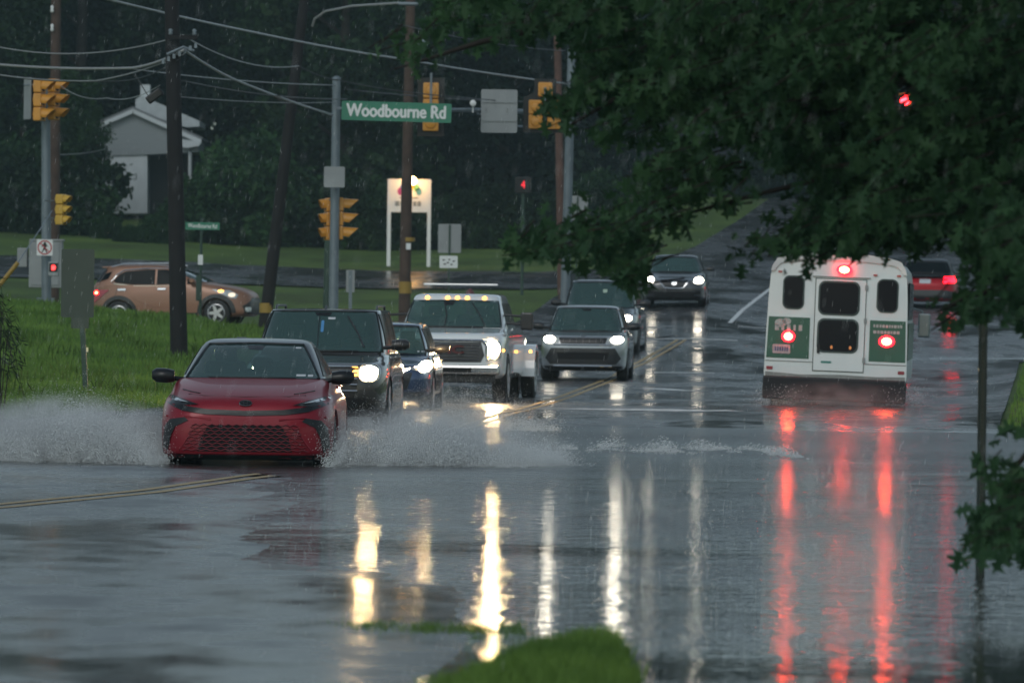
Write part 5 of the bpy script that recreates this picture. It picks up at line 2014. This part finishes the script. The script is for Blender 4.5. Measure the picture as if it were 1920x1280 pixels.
# ================================================================== HOUSES
def grey_house():
    d = 262
    s = d / F
    o = P(275, 385, d)
    t = thing('grey_house', 'pale grey house with white gable trim half hidden by vines on the slope', 'house', (o.x, d, o.z - 1.2))
    SID = mat('grey_siding', (.30, .33, .35), .6)
    # horizontal boards through a bump on height
    tr = SID.node_tree
    bs = tr.nodes['Principled BSDF']
    tc = tr.nodes.new('ShaderNodeTexCoord')
    sp_ = tr.nodes.new('ShaderNodeSeparateXYZ')
    tr.links.new(tc.outputs['Object'], sp_.inputs[0])
    fr = math_node(tr, 'FRACT', math_node(tr, 'MULTIPLY', sp_.outputs[2], 4.5))
    bp = tr.nodes.new('ShaderNodeBump')
    bp.inputs['Distance'].default_value = .06
    tr.links.new(fr, bp.inputs['Height'])
    tr.links.new(bp.outputs[0], bs.inputs['Normal'])
    LW = mat('light_wall', (.50, .54, .56), .6, noise=.08)

    def px(x, y):
        q = P(x, y, d) - Vector(t.location)
        return q.x, q.z
    # upper front with gable
    prism('upper_wall', [px(186, 292), px(186, 232), px(252, 205), px(372, 262), px(372, 285), px(275, 290)], .0, 5, SID, t)
    prism('lower_wall', [px(190, 400), px(196, 290), px(276, 288), px(276, 400)], .1, 5, LW, t)
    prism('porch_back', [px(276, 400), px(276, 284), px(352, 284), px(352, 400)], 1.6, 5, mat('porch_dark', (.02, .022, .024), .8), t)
    prism('porch_post', [px(353, 360), px(353, 280), px(359, 280), px(359, 360)], .1, .3, LW, t)
    # white raking boards and roof planes
    prism('rake_board', [px(178, 236), px(250, 205), px(252, 212), px(182, 242)], -.3, .1, LW, t)
    prism('rake_board', [px(250, 205), px(378, 262), px(378, 271), px(250, 213)], -.3, .1, LW, t)
    prism('roof', [px(252, 186), px(262, 178), px(372, 226), px(372, 236), px(348, 238), px(252, 206)], .8, 6, mat('pale_roof', (.40, .44, .46), .5, noise=.15), t)
    prism('roof', [px(176, 232), px(250, 200), px(380, 258), px(380, 262), px(250, 206), px(178, 237)], -.2, 5.5, mat('house_roof', (.16, .17, .18), .7, noise=.2), t)
    prism('fascia', [px(340, 262), px(378, 266), px(374, 274), px(352, 278), px(340, 276)], -.35, -.1, LW, t)
    w_ = prism('window', [px(212, 318), px(230, 316), px(236, 356), px(226, 350), px(214, 340)], .05, .14, M_GLASSD, t)
    prism('chimney', [px(258, 156), px(276, 156), px(276, 186), px(258, 178)], 2, 2.6, LW, t)
    tube('downpipe', [(px(371, 268)[0], -.1, px(371, 268)[1]), (px(356, 284)[0], .0, px(356, 284)[1]), (px(357, 360)[0], .0, px(357, 360)[1])], .06, LW, t, 6)
    return t


grey_house()


def dark_house():
    d = 300
    o = P(1290, 400, d)
    t = thing('dark_house', 'dark slate building with one white square window beyond the road bend', 'house', (o.x, d, H(o.x, d) - .3))
    W_ = mat('slate_wall', (.035, .037, .05), .7, noise=.2)
    L = Vector(t.location)

    def px(x, y):
        q = P(x, y, d) - L
        return q.x, q.z
    prism('wall', [px(1180, 430), px(1180, 250), px(1395, 262), px(1395, 430)], 0, 8, W_, t)
    prism('roof', [px(1168, 252), px(1215, 196), px(1350, 204), px(1408, 264)], -.5, 8.6, mat('slate_roof', (.05, .052, .065), .6, noise=.2), t)
    f = prism('window', [px(1280, 286), px(1322, 287), px(1322, 330), px(1280, 328)], -.08, .0, mat('white_panel', (.75, .77, .78), .5), t)
    prism('pane', [px(1284, 290), px(1318, 291), px(1318, 326), px(1284, 324)], -.10, -.085, mat('pale_pane', (.62, .66, .68), .3), f)
    return t


dark_house()

# ================================================================== TREES
M_BARK = mat('bark', (.035, .028, .022), .9, noise=.4, bump=.5)
LM = [leafmat('leaf_deep', (.020, .048, .016), (.007, .018, .007), .35, .6, .2),
      leafmat('leaf_mid', (.030, .070, .018), (.010, .026, .009), .35, .6, .2),
      leafmat('leaf_blue', (.017, .042, .022), (.006, .016, .010), .35, .6, .2),
      leafmat('leaf_vine', (.028, .076, .020), (.010, .030, .010), .5, .5, .25)]


def leaf_quads(name, cents, size, m, parent=None, droop=.3, jit=.5):
    """many small pointed leaf faces at the given centres"""
    c = np.array(cents)
    n = len(c)
    s = size * (1 - jit / 2 + jit * nrg.random(n))
    nrm = nrg.normal(size=(n, 3))
    nrm[:, 2] += .6
    nrm /= np.linalg.norm(nrm, axis=1)[:, None]
    ax = np.cross(nrm, nrg.normal(size=(n, 3)))
    ax /= np.linalg.norm(ax, axis=1)[:, None] + 1e-9
    ax[:, 2] -= droop
    ay = np.cross(nrm, ax)
    ay /= np.linalg.norm(ay, axis=1)[:, None] + 1e-9
    v = np.zeros((n, 6, 3))
    prof = [(-.5, 0), (-.15, .34), (.25, .26), (.55, 0), (.2, -.30), (-.2, -.32)]
    for k, (a, b) in enumerate(prof):
        v[:, k] = c + ax * (a * s)[:, None] + ay * (b * s)[:, None]
    idx = (np.arange(n)[:, None] * 6 + np.arange(6)).tolist()
    return mesh_obj(name, v.reshape(-1, 3).tolist(), idx, m, parent)


def crown_points(n, R_, Hh, seed, lobes=16, lo=.0):
    """clumped points filling an uneven crown of radius R_ and height Hh"""
    r = np.random.default_rng(seed)
    L = []
    for k in range(lobes):
        z = lo + (1 - lo) * (k + .5) / lobes
        rad = R_ * (1 - .75 * abs(z - .42) ** 1.4 / .58 ** 1.4)
        a = k * 2.4 + r.random() * .8
        q = rad * (.35 + .45 * r.random())
        L.append((q * math.cos(a), q * math.sin(a), z * Hh, R_ * (.26 + .22 * r.random())))
    out = []
    per = n // len(L)
    for (x, y, z, q) in L:
        for _ in range(per // 14):
            # twig clumps near the shell of each lobe
            dvec = r.normal(size=3)
            dvec /= np.linalg.norm(dvec)
            rr = q * (.55 + .5 * r.random())
            c = np.array((x, y, z)) + dvec * rr * np.array((1, 1, .8))
            out.append(c + r.normal(size=(14, 3)) * q * .14)
    return np.concatenate(out)


def make_tree(name, label, cat, seed, R_, Hh, m, n=7000, size=.42, trunk=True, group='trees of the dark wood behind the junction', lo=.02):
    t = thing(name, label, cat, (0, 0, 0), 0, group)
    if trunk:
        bm = bmesh.new()
        add_tube(bm, [(0, 0, -.5), (.1, 0, Hh * .3), (0, .1, Hh * .6), (.1, 0, Hh * .85)], [.38, .28, .18, .05], 10)
        r = random.Random(seed)
        for k in range(7):
            a = r.random() * 6.28
            z0 = Hh * (.25 + .08 * k)
            q = R_ * .6
            add_tube(bm, [(0, 0, z0), (q * .5 * math.cos(a), q * .5 * math.sin(a), z0 + 1.2), (q * math.cos(a), q * math.sin(a), z0 + 2.2)], [.12, .08, .03], 6)
        bm_obj('trunk', bm, M_BARK, t, smooth=True)
    pts = crown_points(n, R_, Hh, seed, 22 if Hh > 8 else 10, lo)
    leaf_quads('crown', pts, size, m, t)
    return t


TREE_LABELS = ['dark broadleaf tree in the wood behind the junction', 'mid green leafy tree in the wood behind the junction', 'bluish dark tree in the wood behind the junction']
protos = []
for i in range(3):
    protos.append(make_tree('woodland_tree', TREE_LABELS[i], 'tree', 20 + i, 5.2, (21, 19, 23)[i], LM[i], n=26000, size=.31))
spots = []
for row, (y, step) in enumerate(((278, 6.2), (292, 7.0), (312, 8), (340, 8.5), (375, 9))):
    n = int(74 / step)
    for k in range(n):
        x = -37 + 74 * k / (n - 1) + rng.uniform(-1.6, 1.6)
        yy = y + rng.uniform(-4, 4)
        u = 960 + F * x / yy
        if row == 0 and 1180 < u < 1960:
            continue
        if row == 1 and 1150 < u < 1420:
            continue
        if row == 0 and -60 < u < 600:
            yy += 22
        if row <= 1 and u >= 1420:
            yy = max(yy, 330)
        spots.append((x, yy))
spots += [((40 - 960) / F * 262, 262), ((-110 - 960) / F * 262, 262), ((640 - 960) / F * 268, 268), ((128 - 960) / F * 255, 255)]
for k in range(5):
    spots.append((16 + k * 7, 300 - k * 12 + 40 * (k < 2)))
idx = 0
for i, (x, y) in enumerate(spots):
    k = rng.randrange(3)
    if i < 3:
        k = i
        o = protos[i]
    else:
        o = copy_tree(protos[k])
    o.location = (x, y, H(x, y) - .6)
    o.rotation_euler = (0, 0, rng.uniform(0, 6.28))
    q = rng.uniform(.85, 1.2)
    if y in (262,):
        q = .55
    if y == 255:
        q = .40
    o.scale = (q, q, q * rng.uniform(.9, 1.1))
    o['label'] = TREE_LABELS[k]

# lower bushes along the wood edge
BL = ['dark rounded bush at the foot of the wood', 'vine covered green shrub on the slope before the wood']
bp0 = make_tree('bush', BL[0], 'bush', 41, 2.6, 3.4, LM[0], n=9000, size=.23, trunk=False, group='bushes along the wood edge')
bp1 = make_tree('bush', BL[1], 'bush', 42, 2.9, 3.6, LM[3], n=10000, size=.22, trunk=False, group='bushes along the wood edge')
bs = []
for k in range(16):
    u = 540 + k * 42
    bs.append((u, 258 + rng.uniform(-2, 6), k % 2 if u < 900 else 0, rng.uniform(.5, .85)))
for (u, d, k, q) in ((-60, 256, 0, .9), (0, 255, 0, .8), (60, 254, 0, .9), (110, 255, 1, 1.1), (100, 256, 1, .62), (165, 254, 1, .27), (262, 249, 1, .22), (222, 249, 1, .20), (300, 249, 1, .26), (40, 259, 1, 1.0), (205, 252, 1, .34), (245, 251, 1, .26), (285, 252, 1, .34), (330, 253, 1, .5), (385, 254, 1, .66), (440, 255, 1, 1.05), (480, 256, 1, .9), (520, 258, 1, .9), (450, 259, 1, 1.2),
                    (1130, 262, 1, .7), (1200, 268, 0, .6), (1265, 290, 0, .7), (1345, 291, 0, .6), (1400, 296, 0, .8), (1440, 310, 0, .9)):
    bs.append((u, d, k, q))
used = [False, False]
for (u, d, k, q) in bs:
    o = (bp0, bp1)[k] if not used[k] else copy_tree((bp0, bp1)[k])
    used[k] = True
    x = (u - 960) / F * d
    o.location = (x, d, H(x, d) - .5)
    o.rotation_euler = (0, 0, rng.uniform(0, 6.28))
    o.scale = (q, q, q)
    o['label'] = BL[k]


# ------------------------------------------------------------------ the oak over the road
M_OAK = leafmat('oak_leaf', (.105, .225, .095), (.046, .115, .056), 1.3, .42, .42)
# lobed pin-oak leaf outline, stem at the origin, tip at y = 1
LEAF = [(0, 0), (.05, .16), (.30, .10), (.16, .26), (.14, .34), (.48, .36), (.38, .50), (.16, .50), (.15, .60), (.40, .72), (.24, .76), (.09, .80), (0, 1.02)]
LEAF = LEAF + [(-x, y) for x, y in LEAF[-2:0:-1]]
LN = len(LEAF)
LEAF = np.array(LEAF)


def oak_leaves(name, spec, m, parent):
    """spec rows: x,y,z, length; leaves droop from their twig"""
    s = np.array(spec)
    n = len(s)
    L = s[:, 3]
    d = nrg.normal(size=(n, 3)) * .55
    d[:, 2] -= .75
    d /= np.linalg.norm(d, axis=1)[:, None]
    side = np.cross(d, nrg.normal(size=(n, 3)))
    side /= np.linalg.norm(side, axis=1)[:, None]
    nn = np.cross(d, side)
    v = np.zeros((n, LN, 3))
    curl = nrg.uniform(-.25, .25, n)
    for k, (a, b) in enumerate(LEAF):
        v[:, k] = s[:, :3] + side * (a * L * .85)[:, None] + d * (b * L)[:, None] + nn * ((abs(a) * .35 + curl * b * b) * L)[:, None]
    verts = v.reshape(-1, 3)
    fs = []
    # split along the midrib so each half can fold: indices 0..12 right half, then left half
    tip = LN // 2
    right = list(range(0, tip + 1))
    left = [0] + list(range(LN - 1, tip - 1, -1))
    base = np.arange(n)[:, None] * LN
    f1 = (base + np.array(right)).tolist()
    f2 = (base + np.array(left[::-1])).tolist()
    return mesh_obj(name, verts.tolist(), f1 + f2, m, parent)


def near_grass_leaves():
    pass


oak = thing('oak_tree', 'big oak with drooping dark lobed leaves overhanging the road', 'tree', (7.2, 38, -.2))
O = Vector(oak.location)
# foliage masses: px, py, rx, ry, depth, count
MASS = [
    (1700, 60, 330, 150, 37, 3300), (1420, 60, 260, 120, 38, 2300), (1180, 40, 190, 80, 39, 1000), (1010, 20, 130, 40, 39, 330), (880, 10, 90, 26, 39, 130),
    (1800, 230, 200, 150, 36, 2300), (1600, 240, 230, 140, 37, 2600), (1400, 190, 170, 110, 38, 1500), (1240, 150, 110, 90, 38.5, 650),
    (1110, 130, 60, 100, 39, 260), (1090, 230, 60, 60, 39, 260), (1180, 260, 80, 60, 39, 330), (1030, 250, 42, 30, 39.5, 80), (1290, 250, 80, 60, 38, 330),
    (1850, 400, 110, 110, 35, 1100), (1700, 370, 110, 80, 36, 850), (1580, 370, 100, 80, 37, 800), (1480, 310, 60, 40, 38, 200),
    (1206, 376, 44, 54, 38, 230), (1300, 350, 50, 34, 38, 170), (1190, 430, 55, 44, 38, 230), (1230, 330, 40, 30, 38, 80),
    (1100, 490, 72, 40, 38, 300), (1010, 500, 62, 34, 38, 220), (950, 510, 22, 16, 38, 36), (1166, 530, 26, 60, 38, 160), (1165, 560, 22, 34, 38, 50),
    (1500, 470, 64, 30, 37, 240), (1420, 490, 44, 26, 37, 90), (1550, 430, 60, 40, 37, 300), (1630, 450, 70, 40, 37, 360), (1585, 500, 30, 44, 37, 90), (1505, 520, 26, 30, 37, 34), (1650, 500, 40, 26, 37, 80),
    (1740, 425, 55, 36, 36, 240), (1715, 480, 24, 22, 36, 40), (1870, 500, 60, 90, 34, 560), (1810, 470, 36, 50, 35, 150), (1880, 600, 44, 54, 34, 170), (1830, 560, 30, 50, 35, 110), (1790, 610, 46, 24, 35, 110), (1755, 625, 20, 12, 35, 18), (1850, 600, 30, 40, 34, 60),
    (1895, 880, 36, 60, 33, 170), (1880, 950, 50, 60, 33, 230), (1850, 1000, 40, 34, 33, 130), (1812, 1005, 20, 26, 33, 40), (1852, 920, 22, 50, 33, 80), (1905, 820, 18, 50, 33, 60), (1905, 1000, 30, 50, 33, 80),
    (760, 130, 42, 22, 40, 60), (700, 125, 16, 10, 40, 14), (800, 40, 36, 30, 40, 40), (850, 100, 40, 46, 40, 90), (960, 60, 70, 30, 39, 150), (1080, 60, 60, 60, 39, 220), (905, 90, 40, 40, 39.5, 70),
    (1170, 190, 50, 50, 38.5, 150), (1345, 430, 30, 20, 38, 26),
]
spec = []
twigs = []
for (px, py, rx, ry, d, n) in MASS:
    if py < 780:
        py, ry = py - (34 if py > 90 else 10), ry * .88
    n = n * (.56 if px < 1330 else .70)
    nt_ = max(3, int(n // 14))
    for _ in range(nt_):
        # twig tips inside the mass, denser to the middle
        a = rng.random() * 6.283
        q = math.sqrt(rng.random())
        X, Y = px + rx * q * math.cos(a), py + ry * q * math.sin(a)
        dep = d + rng.gauss(0, 1.1)
        c = P(X, Y, dep)
        up = Vector((rng.uniform(.1, .5), rng.uniform(-.2, .2), rng.uniform(.02, .22)))
        twigs.append((c, c + up * .8))
        k = max(2, int(round(n * 1.0 / nt_)))
        for j in range(k):
            p_ = c.lerp(c + up * .8, rng.random()) + Vector((rng.gauss(0, .045), rng.gauss(0, .07), rng.gauss(0, .035)))
            # leave the gaps through which the signal, the bus lamp and the far car are seen
            qx = X + (p_.x - c.x) * F / dep
            qy = Y - (p_.z - c.z) * F / dep
            if math.hypot(qx - 1696, (qy - 176) * .6) < 26 or math.hypot(qx - 1567, (qy - 488) * .7) < 17 or (1692 < qx < 1800 and 462 < qy < 590 and rng.random() < .85):
                continue
            if (1210 < qx < 1345 and 452 < qy < 610) or (1325 < qx < 1450 and 372 < qy < 470 and rng.random() < .8):
                continue
            spec.append((p_.x - O.x, p_.y - O.y, p_.z - O.z, rng.uniform(.06, .16)))
oak_leaves('crown', spec, M_OAK, oak)
# the rest of the crown above and to the side of the view: larger leaf clumps
pts = []
cr = np.random.default_rng(5)
while len(pts) < 42000:
    x, y, z = cr.uniform(-2.5, 14), cr.uniform(18, 50), cr.uniform(3.2, 12.5)
    r_ = ((x - 6.5) / 8.5) ** 2 + ((y - 35) / 15) ** 2 + ((z - 6) / 6.2) ** 2
    if r_ > 1:
        continue
    zf = CH + (566) / F * y
    if z < zf + .25 and abs(x) < y * .09:
        continue
    if mnoise.noise(Vector((x * .6, y * .6, z * .8))) < -.12:
        continue
    pts.append((x - O.x, y - O.y, z - O.z))
leaf_quads('upper_crown', pts, .17, M_OAK, oak)
bm = bmesh.new()
add_tube(bm, [(0, 0, -.2), (.05, .1, 1.6), (-.1, 0, 3.6), (-.2, .1, 6.5), (0, 0, 10)], [.42, .34, .30, .22, .06], 14)
bm_obj('trunk', bm, M_BARK, oak, smooth=True)


def limb(pts, r0, r1):
    bm = bmesh.new()
    L = [P(*p) - O for p in pts]
    if pts[0][0] > 2000:            # grow out of the trunk
        L = [Vector((0, 0, max(1.9, L[0].z - .5)))] + L
    n = len(L)
    add_tube(bm, L, [r0 + (r1 - r0) * k / (n - 1) for k in range(n)], 7)
    bm_obj('branch', bm, M_BARK, oak, smooth=True)


limb([(2900, 0, 38), (2200, 60, 38), (1900, 150, 37), (1700, 260, 37), (1560, 330, 37), (1400, 370, 37.5), (1290, 400, 38), (1180, 440, 38), (1020, 470, 38)], .030, .005)
limb([(2300, 200, 37), (1960, 260, 36.5), (1760, 340, 36.5), (1600, 420, 37), (1440, 480, 37)], .06, .008)
limb([(2300, -100, 38), (1800, -20, 38), (1500, 60, 38), (1250, 130, 38.5), (1060, 240, 39)], .08, .008)
limb([(2300, -200, 38), (1700, -80, 38.5), (1200, 10, 39), (900, 80, 39.5), (740, 130, 40)], .07, .006)
limb([(2300, 400, 35), (1960, 460, 34.5), (1860, 540, 34.5), (1745, 620, 35)], .04, .005)
limb([(2400, 600, 33), (2000, 760, 33), (1900, 880, 33), (1860, 990, 33)], .04, .006)
limb([(1760, 340, 36.5), (1700, 400, 36.5), (1640, 450, 37), (1590, 500, 37)], .02, .005)
bm = bmesh.new()
for (a, b) in twigs:
    add_tube(bm, [a - O, b - O], [.003, .006], 4, cap=False)
bm_obj('twig', bm, M_BARK, oak)['kind'] = 'stuff'

# drooping weed at the picture edge, on the near side of the bank
wd = thing('drooping_shrub', 'feathery drooping shrub at the picture edge beside the spray', 'shrub', (-7.9, 86, 0))
WO = Vector(wd.location)
bm = bmesh.new()
lv = []
for k in range(34):
    px0 = rng.uniform(-120, 10)
    py0 = rng.uniform(500, 640)
    a = P(px0, 790, 86) - WO
    b = P(px0 + rng.uniform(-10, 25), py0, 86 + rng.uniform(-.6, .6)) - WO
    reach = rng.uniform(10, 60)
    c = P(px0 + reach, py0 + rng.uniform(40, 130), 86 + rng.uniform(-.6, .6)) - WO
    pts_ = []
    for i in range(9):
        s = i / 8
        q = a.lerp(b, min(1, s * 1.6)) if s < .6 else b.lerp(c, (s - .6) / .4)
        pts_.append(q)
    add_tube(bm, pts_, [.008 * (1 - .8 * i / 8) + .001 for i in range(9)], 4, cap=False)
    for i in range(3, 9):
        for _ in range(4):
            lv.append(tuple(pts_[i] + Vector((rng.gauss(0, .05), rng.gauss(0, .05), rng.gauss(0, .08)))))
bm_obj('stem', bm, M_BARK, wd)
M_WEED = leafmat('weed_leaf', (.035, .065, .03), (.02, .04, .02), 1, .6, .2)


def slim_leaves(name, cents, L, W_, m, parent):
    c = np.array(cents)
    n = len(c)
    d = nrg.normal(size=(n, 3)) * .5 + np.array([.5, 0, -.6])
    d /= np.linalg.norm(d, axis=1)[:, None]
    sd = np.cross(d, nrg.normal(size=(n, 3)))
    sd /= np.linalg.norm(sd, axis=1)[:, None]
    v = np.zeros((n, 4, 3))
    l = L * (.6 + .8 * nrg.random(n))[:, None]
    v[:, 0] = c
    v[:, 1] = c + d * l * .4 + sd * W_
    v[:, 2] = c + d * l
    v[:, 3] = c + d * l * .4 - sd * W_
    return mesh_obj(name, v.reshape(-1, 3).tolist(), (np.arange(n)[:, None] * 4 + np.arange(4)).tolist(), m, parent)


slim_leaves('foliage', lv, .16, .011, M_WEED, wd)

# ================================================================== SPRAY AND RAIN
M_DROP = bpy.data.materials.new('water_drop')
M_DROP.use_nodes = True
_b = M_DROP.node_tree.nodes['Principled BSDF']
_b.inputs['Base Color'].default_value = (.93, .95, .95, 1)
_b.inputs['Roughness'].default_value = .25
_b.inputs['Subsurface Weight'].default_value = 0
_b.inputs['Specular IOR Level'].default_value = .6
_t = M_DROP.node_tree
_tr = _t.nodes.new('ShaderNodeBsdfTranslucent')
_tr.inputs['Color'].default_value = (.93, .95, .96, 1)
_mx = _t.nodes.new('ShaderNodeMixShader')
_mx.inputs['Fac'].default_value = .5
_t.links.new(_b.outputs[0], _mx.inputs[1])
_t.links.new(_tr.outputs[0], _mx.inputs[2])
_t.links.new(_mx.outputs[0], _t.nodes['Material Output'].inputs['Surface'])


def drops(name, cen, rad, stretch, m=M_DROP):
    """tiny eight-faced drops, a little stretched along their flight"""
    c = np.array(cen)
    n = len(c)
    r = np.array(rad)
    st = np.array(stretch)
    base = np.array([(1, 0, 0), (-1, 0, 0), (0, 1, 0), (0, -1, 0), (0, 0, 1), (0, 0, -1)], float)
    v = c[:, None, :] + base[None] * r[:, None, None]
    v[:, 4] = c + st
    v[:, 5] = c - st
    F8 = np.array([(0, 2, 4), (2, 1, 4), (1, 3, 4), (3, 0, 4), (2, 0, 5), (1, 2, 5), (3, 1, 5), (0, 3, 5)])
    f = (np.arange(n)[:, None, None] * 6 + F8[None]).reshape(-1, 3).tolist()
    return mesh_obj(name, v.reshape(-1, 3).tolist(), f, m)


def plume(name, label, env, n, jets=90):
    """torn sheets of water: many jets of drops thrown up along curved paths; env(s) -> x, y, height, half depth, lean"""
    C_, R_, S_ = [], [], []
    per = n // (jets * 2)
    for _ in range(jets * 2):
        s = rng.random()
        x, y, h, dp, vx = env(s)
        top = h * rng.uniform(.35, 1.12)
        run = top * rng.uniform(.5, 1.8) * vx
        y0 = y + rng.gauss(0, dp)
        thick = rng.uniform(.02, .08)
        m_ = int(per * (top / h) * rng.uniform(.5, 1.5))
        for _k in range(m_):
            u = rng.random() ** 1.15
            px_, pz = x + run * u, top * (1 - (1 - u * 1.15) ** 2)
            g_ = thick * (.4 + 2.2 * u)
            C_.append((px_ + rng.gauss(0, g_ * 1.6), y0 + rng.gauss(0, g_ * 2), max(.0, pz + rng.gauss(0, g_))))
            r = rng.uniform(.0020, .0050) * (1.2 - .45 * u)
            if rng.random() < .015:
                r *= 2.2
            R_.append(r)
            k = rng.uniform(.8, 2.4)
            S_.append((r * k * vx * (.6 - u * .3), 0, r * k * (1.1 - u)))
    o = drops(name, C_, R_, S_)
    return tag(o, label, 'spray', kind='stuff')


def mist(name, label, c, sz, dens, seed=0.0):
    """a bank of fine droplets too small to count, as a small ellipsoid volume with a torn density"""
    bm = bmesh.new()
    bmesh.ops.create_icosphere(bm, subdivisions=3, radius=1)
    m = bpy.data.materials.new('mist')
    m.use_nodes = True
    t = m.node_tree
    t.nodes.clear()
    o = t.nodes.new('ShaderNodeOutputMaterial')
    v = t.nodes.new('ShaderNodeVolumePrincipled')
    v.inputs['Color'].default_value = (.95, .97, .98, 1)
    v.inputs['Anisotropy'].default_value = .2
    tc = t.nodes.new('ShaderNodeTexCoord').outputs['Object']
    ln = t.nodes.new('ShaderNodeVectorMath')
    ln.operation = 'LENGTH'
    t.links.new(tc, ln.inputs[0])
    fall = math_node(t, 'POWER', math_node(t, 'MAXIMUM', math_node(t, 'SUBTRACT', 1.0, ln.outputs['Value']), 0.0), 1.2)
    mp = t.nodes.new('ShaderNodeMapping')
    mp.inputs['Location'].default_value = (seed, seed, 0)
    mp.inputs['Scale'].default_value = (2.5, 1, 1.2)
    t.links.new(tc, mp.inputs['Vector'])
    n = t.nodes.new('ShaderNodeTexNoise')
    n.inputs['Scale'].default_value = 1.6
    n.inputs['Detail'].default_value = 3
    t.links.new(mp.outputs[0], n.inputs['Vector'])
    nn = math_node(t, 'MAXIMUM', math_node(t, 'MULTIPLY', math_node(t, 'SUBTRACT', n.outputs['Fac'], .30), 3.0), 0.0)
    t.links.new(math_node(t, 'MULTIPLY', math_node(t, 'MULTIPLY', fall, nn), dens), v.inputs['Density'])
    t.links.new(v.outputs[0], o.inputs['Volume'])
    ob = bm_obj(name, bm, m)
    ob.location = c
    ob.scale = sz
    return tag(ob, label, 'mist', kind='stuff')


def envL(s):
    # from the red car's near wheel out to the picture edge
    x = -3.62 - 2.3 * s
    h = float(np.interp(s, [0, .10, .25, .42, .6, .8, 1], [.38, .50, .62, .54, .38, .27, .18]))
    return x, 65.0 + 1.2 * s, h, .45, -.9


def envR(s):
    x = -1.95 + 2.5 * s
    h = float(np.interp(s, [0, .1, .3, .5, .7, 1], [.36, .46, .48, .36, .20, .06]))
    return x, 65.3 + 1.4 * s, h, .5, .9


plume('spray', 'sheet of white spray thrown to the bank side of the red sedan', envL, 150000, 300)
plume('spray', 'low white spray thrown towards the road middle by the red sedan', envR, 130000, 280)


def envS(s):
    x = -2.6 + 3.2 * s
    h = float(np.interp(s, [0, .3, .6, 1], [.25, .42, .36, .10]))
    return x, 84.5, h, .6, .6


plume('spray', 'spray around the wheels of the dark suv and blue car', envS, 30000, 120)


def envT(s):
    x = -1.9 + 2.0 * s
    h = float(np.interp(s, [0, .3, .8, 1], [.35, .45, .40, .10]))
    return x, 101.5, h, .8, .3


plume('spray', 'droplets kicked up before the white pickup bumper', envT, 4500, 40)
mist('mist', 'pale mist hanging over the bank side splash of the red sedan', (-4.7, 65.8, .16), (1.5, .8, .58), 13.0)
mist('mist', 'pale mist drifting from the red sedan to the road middle', (-1.0, 66.2, .12), (1.8, .9, .52), 8.0, 3.1)
mist('mist', 'thin mist around the wheels of the waiting queue', (-1.3, 85.2, .15), (1.7, 1.0, .42), 2.2, 7.7)
mist('mist', 'thin road mist behind the bus wheels', (P(1563, 763, 104.5).x, 104, .12), (1.7, 1.2, .40), .9, 5.2)
# ridge of churned water between the car and the bus
C_, R_, S_ = [], [], []
for _ in range(9000):
    u = rng.uniform(0, 1)
    x = .4 + 3.0 * u
    yy = 74 + 9 * mnoise.noise(Vector((x * .7, 0, 2))) + rng.gauss(0, .8)
    a = mnoise.noise(Vector((x * 3, yy * .6, 0)))
    if a < .05:
        continue
    C_.append((x, yy, rng.random() ** 2 * .16 * a * 2))
    r = rng.uniform(.003, .009)
    R_.append(r)
    S_.append((r * rng.uniform(0, 3), 0, r))
tag(drops('churned_water', C_, R_, S_), 'broken white crests on the flood ahead of the bus', 'foam', kind='stuff')
# bus wheels mist
C_, R_, S_ = [], [], []
bx = P(1563, 763, 106).x
for _ in range(7000):
    sdx = rng.choice((-1, 1))
    x = bx + sdx * (1.0 + rng.gauss(0, .22)) + .1
    C_.append((x, 105.4 + rng.gauss(0, .8), rng.random() ** 1.8 * .42))
    r = rng.uniform(.002, .006)
    R_.append(r)
    S_.append((0, 0, r * 1.5))
tag(drops('spray', C_, R_, S_), 'fine mist hanging behind the bus wheels', 'spray', kind='stuff')
# raindrops bouncing on the near water
C_, R_, S_ = [], [], []
for _ in range(420):
    y = 26 + 34 * rng.random() ** 1.3
    x = (rng.uniform(500, 1960) - 960) / F * y
    for j in range(rng.randint(3, 7)):
        C_.append((x + rng.gauss(0, .006), y + rng.gauss(0, .01), rng.random() * .035))
        R_.append(rng.uniform(.0008, .002))
        S_.append((0, 0, rng.uniform(.001, .005)))
tag(drops('raindrop_splash', C_, R_, S_), 'small raindrop splashes on the flood water', 'splash', kind='stuff')

# falling rain, short streaks
C_, R_, S_ = [], [], []
for _ in range(3600):
    y = 14 + 80 * rng.random() ** .8
    x = rng.uniform(-.088, .088) * y
    z = CH + rng.uniform(-.06, .06) * y
    if z < .05:
        continue
    C_.append((x, y, z))
    R_.append(.00035 + .000008 * y)
    S_.append((.004, 0, rng.uniform(.015, .035)))
tag(drops('rain', C_, R_, S_), 'fine rain falling through the whole scene', 'rain', kind='stuff')

# ------------------------------------------------------------------ rainy air
vm = bpy.data.materials.new('rain_haze')
vm.use_nodes = True
vt = vm.node_tree
vt.nodes.clear()
pv = vt.nodes.new('ShaderNodeVolumePrincipled')
pv.inputs['Color'].default_value = (.62, .84, .92, 1)
pv.inputs['Density'].default_value = .00032
pv.inputs['Anisotropy'].default_value = .3
vo = vt.nodes.new('ShaderNodeOutputMaterial')
vt.links.new(pv.outputs[0], vo.inputs['Volume'])
zt, zb = 40, -6
hz = box('haze', (0, 740, (zt + zb) / 2), (2900, 1560, zt - zb), vm)
hz['kind'] = 'stuff'
hz['label'] = 'thin grey rain haze filling the air'
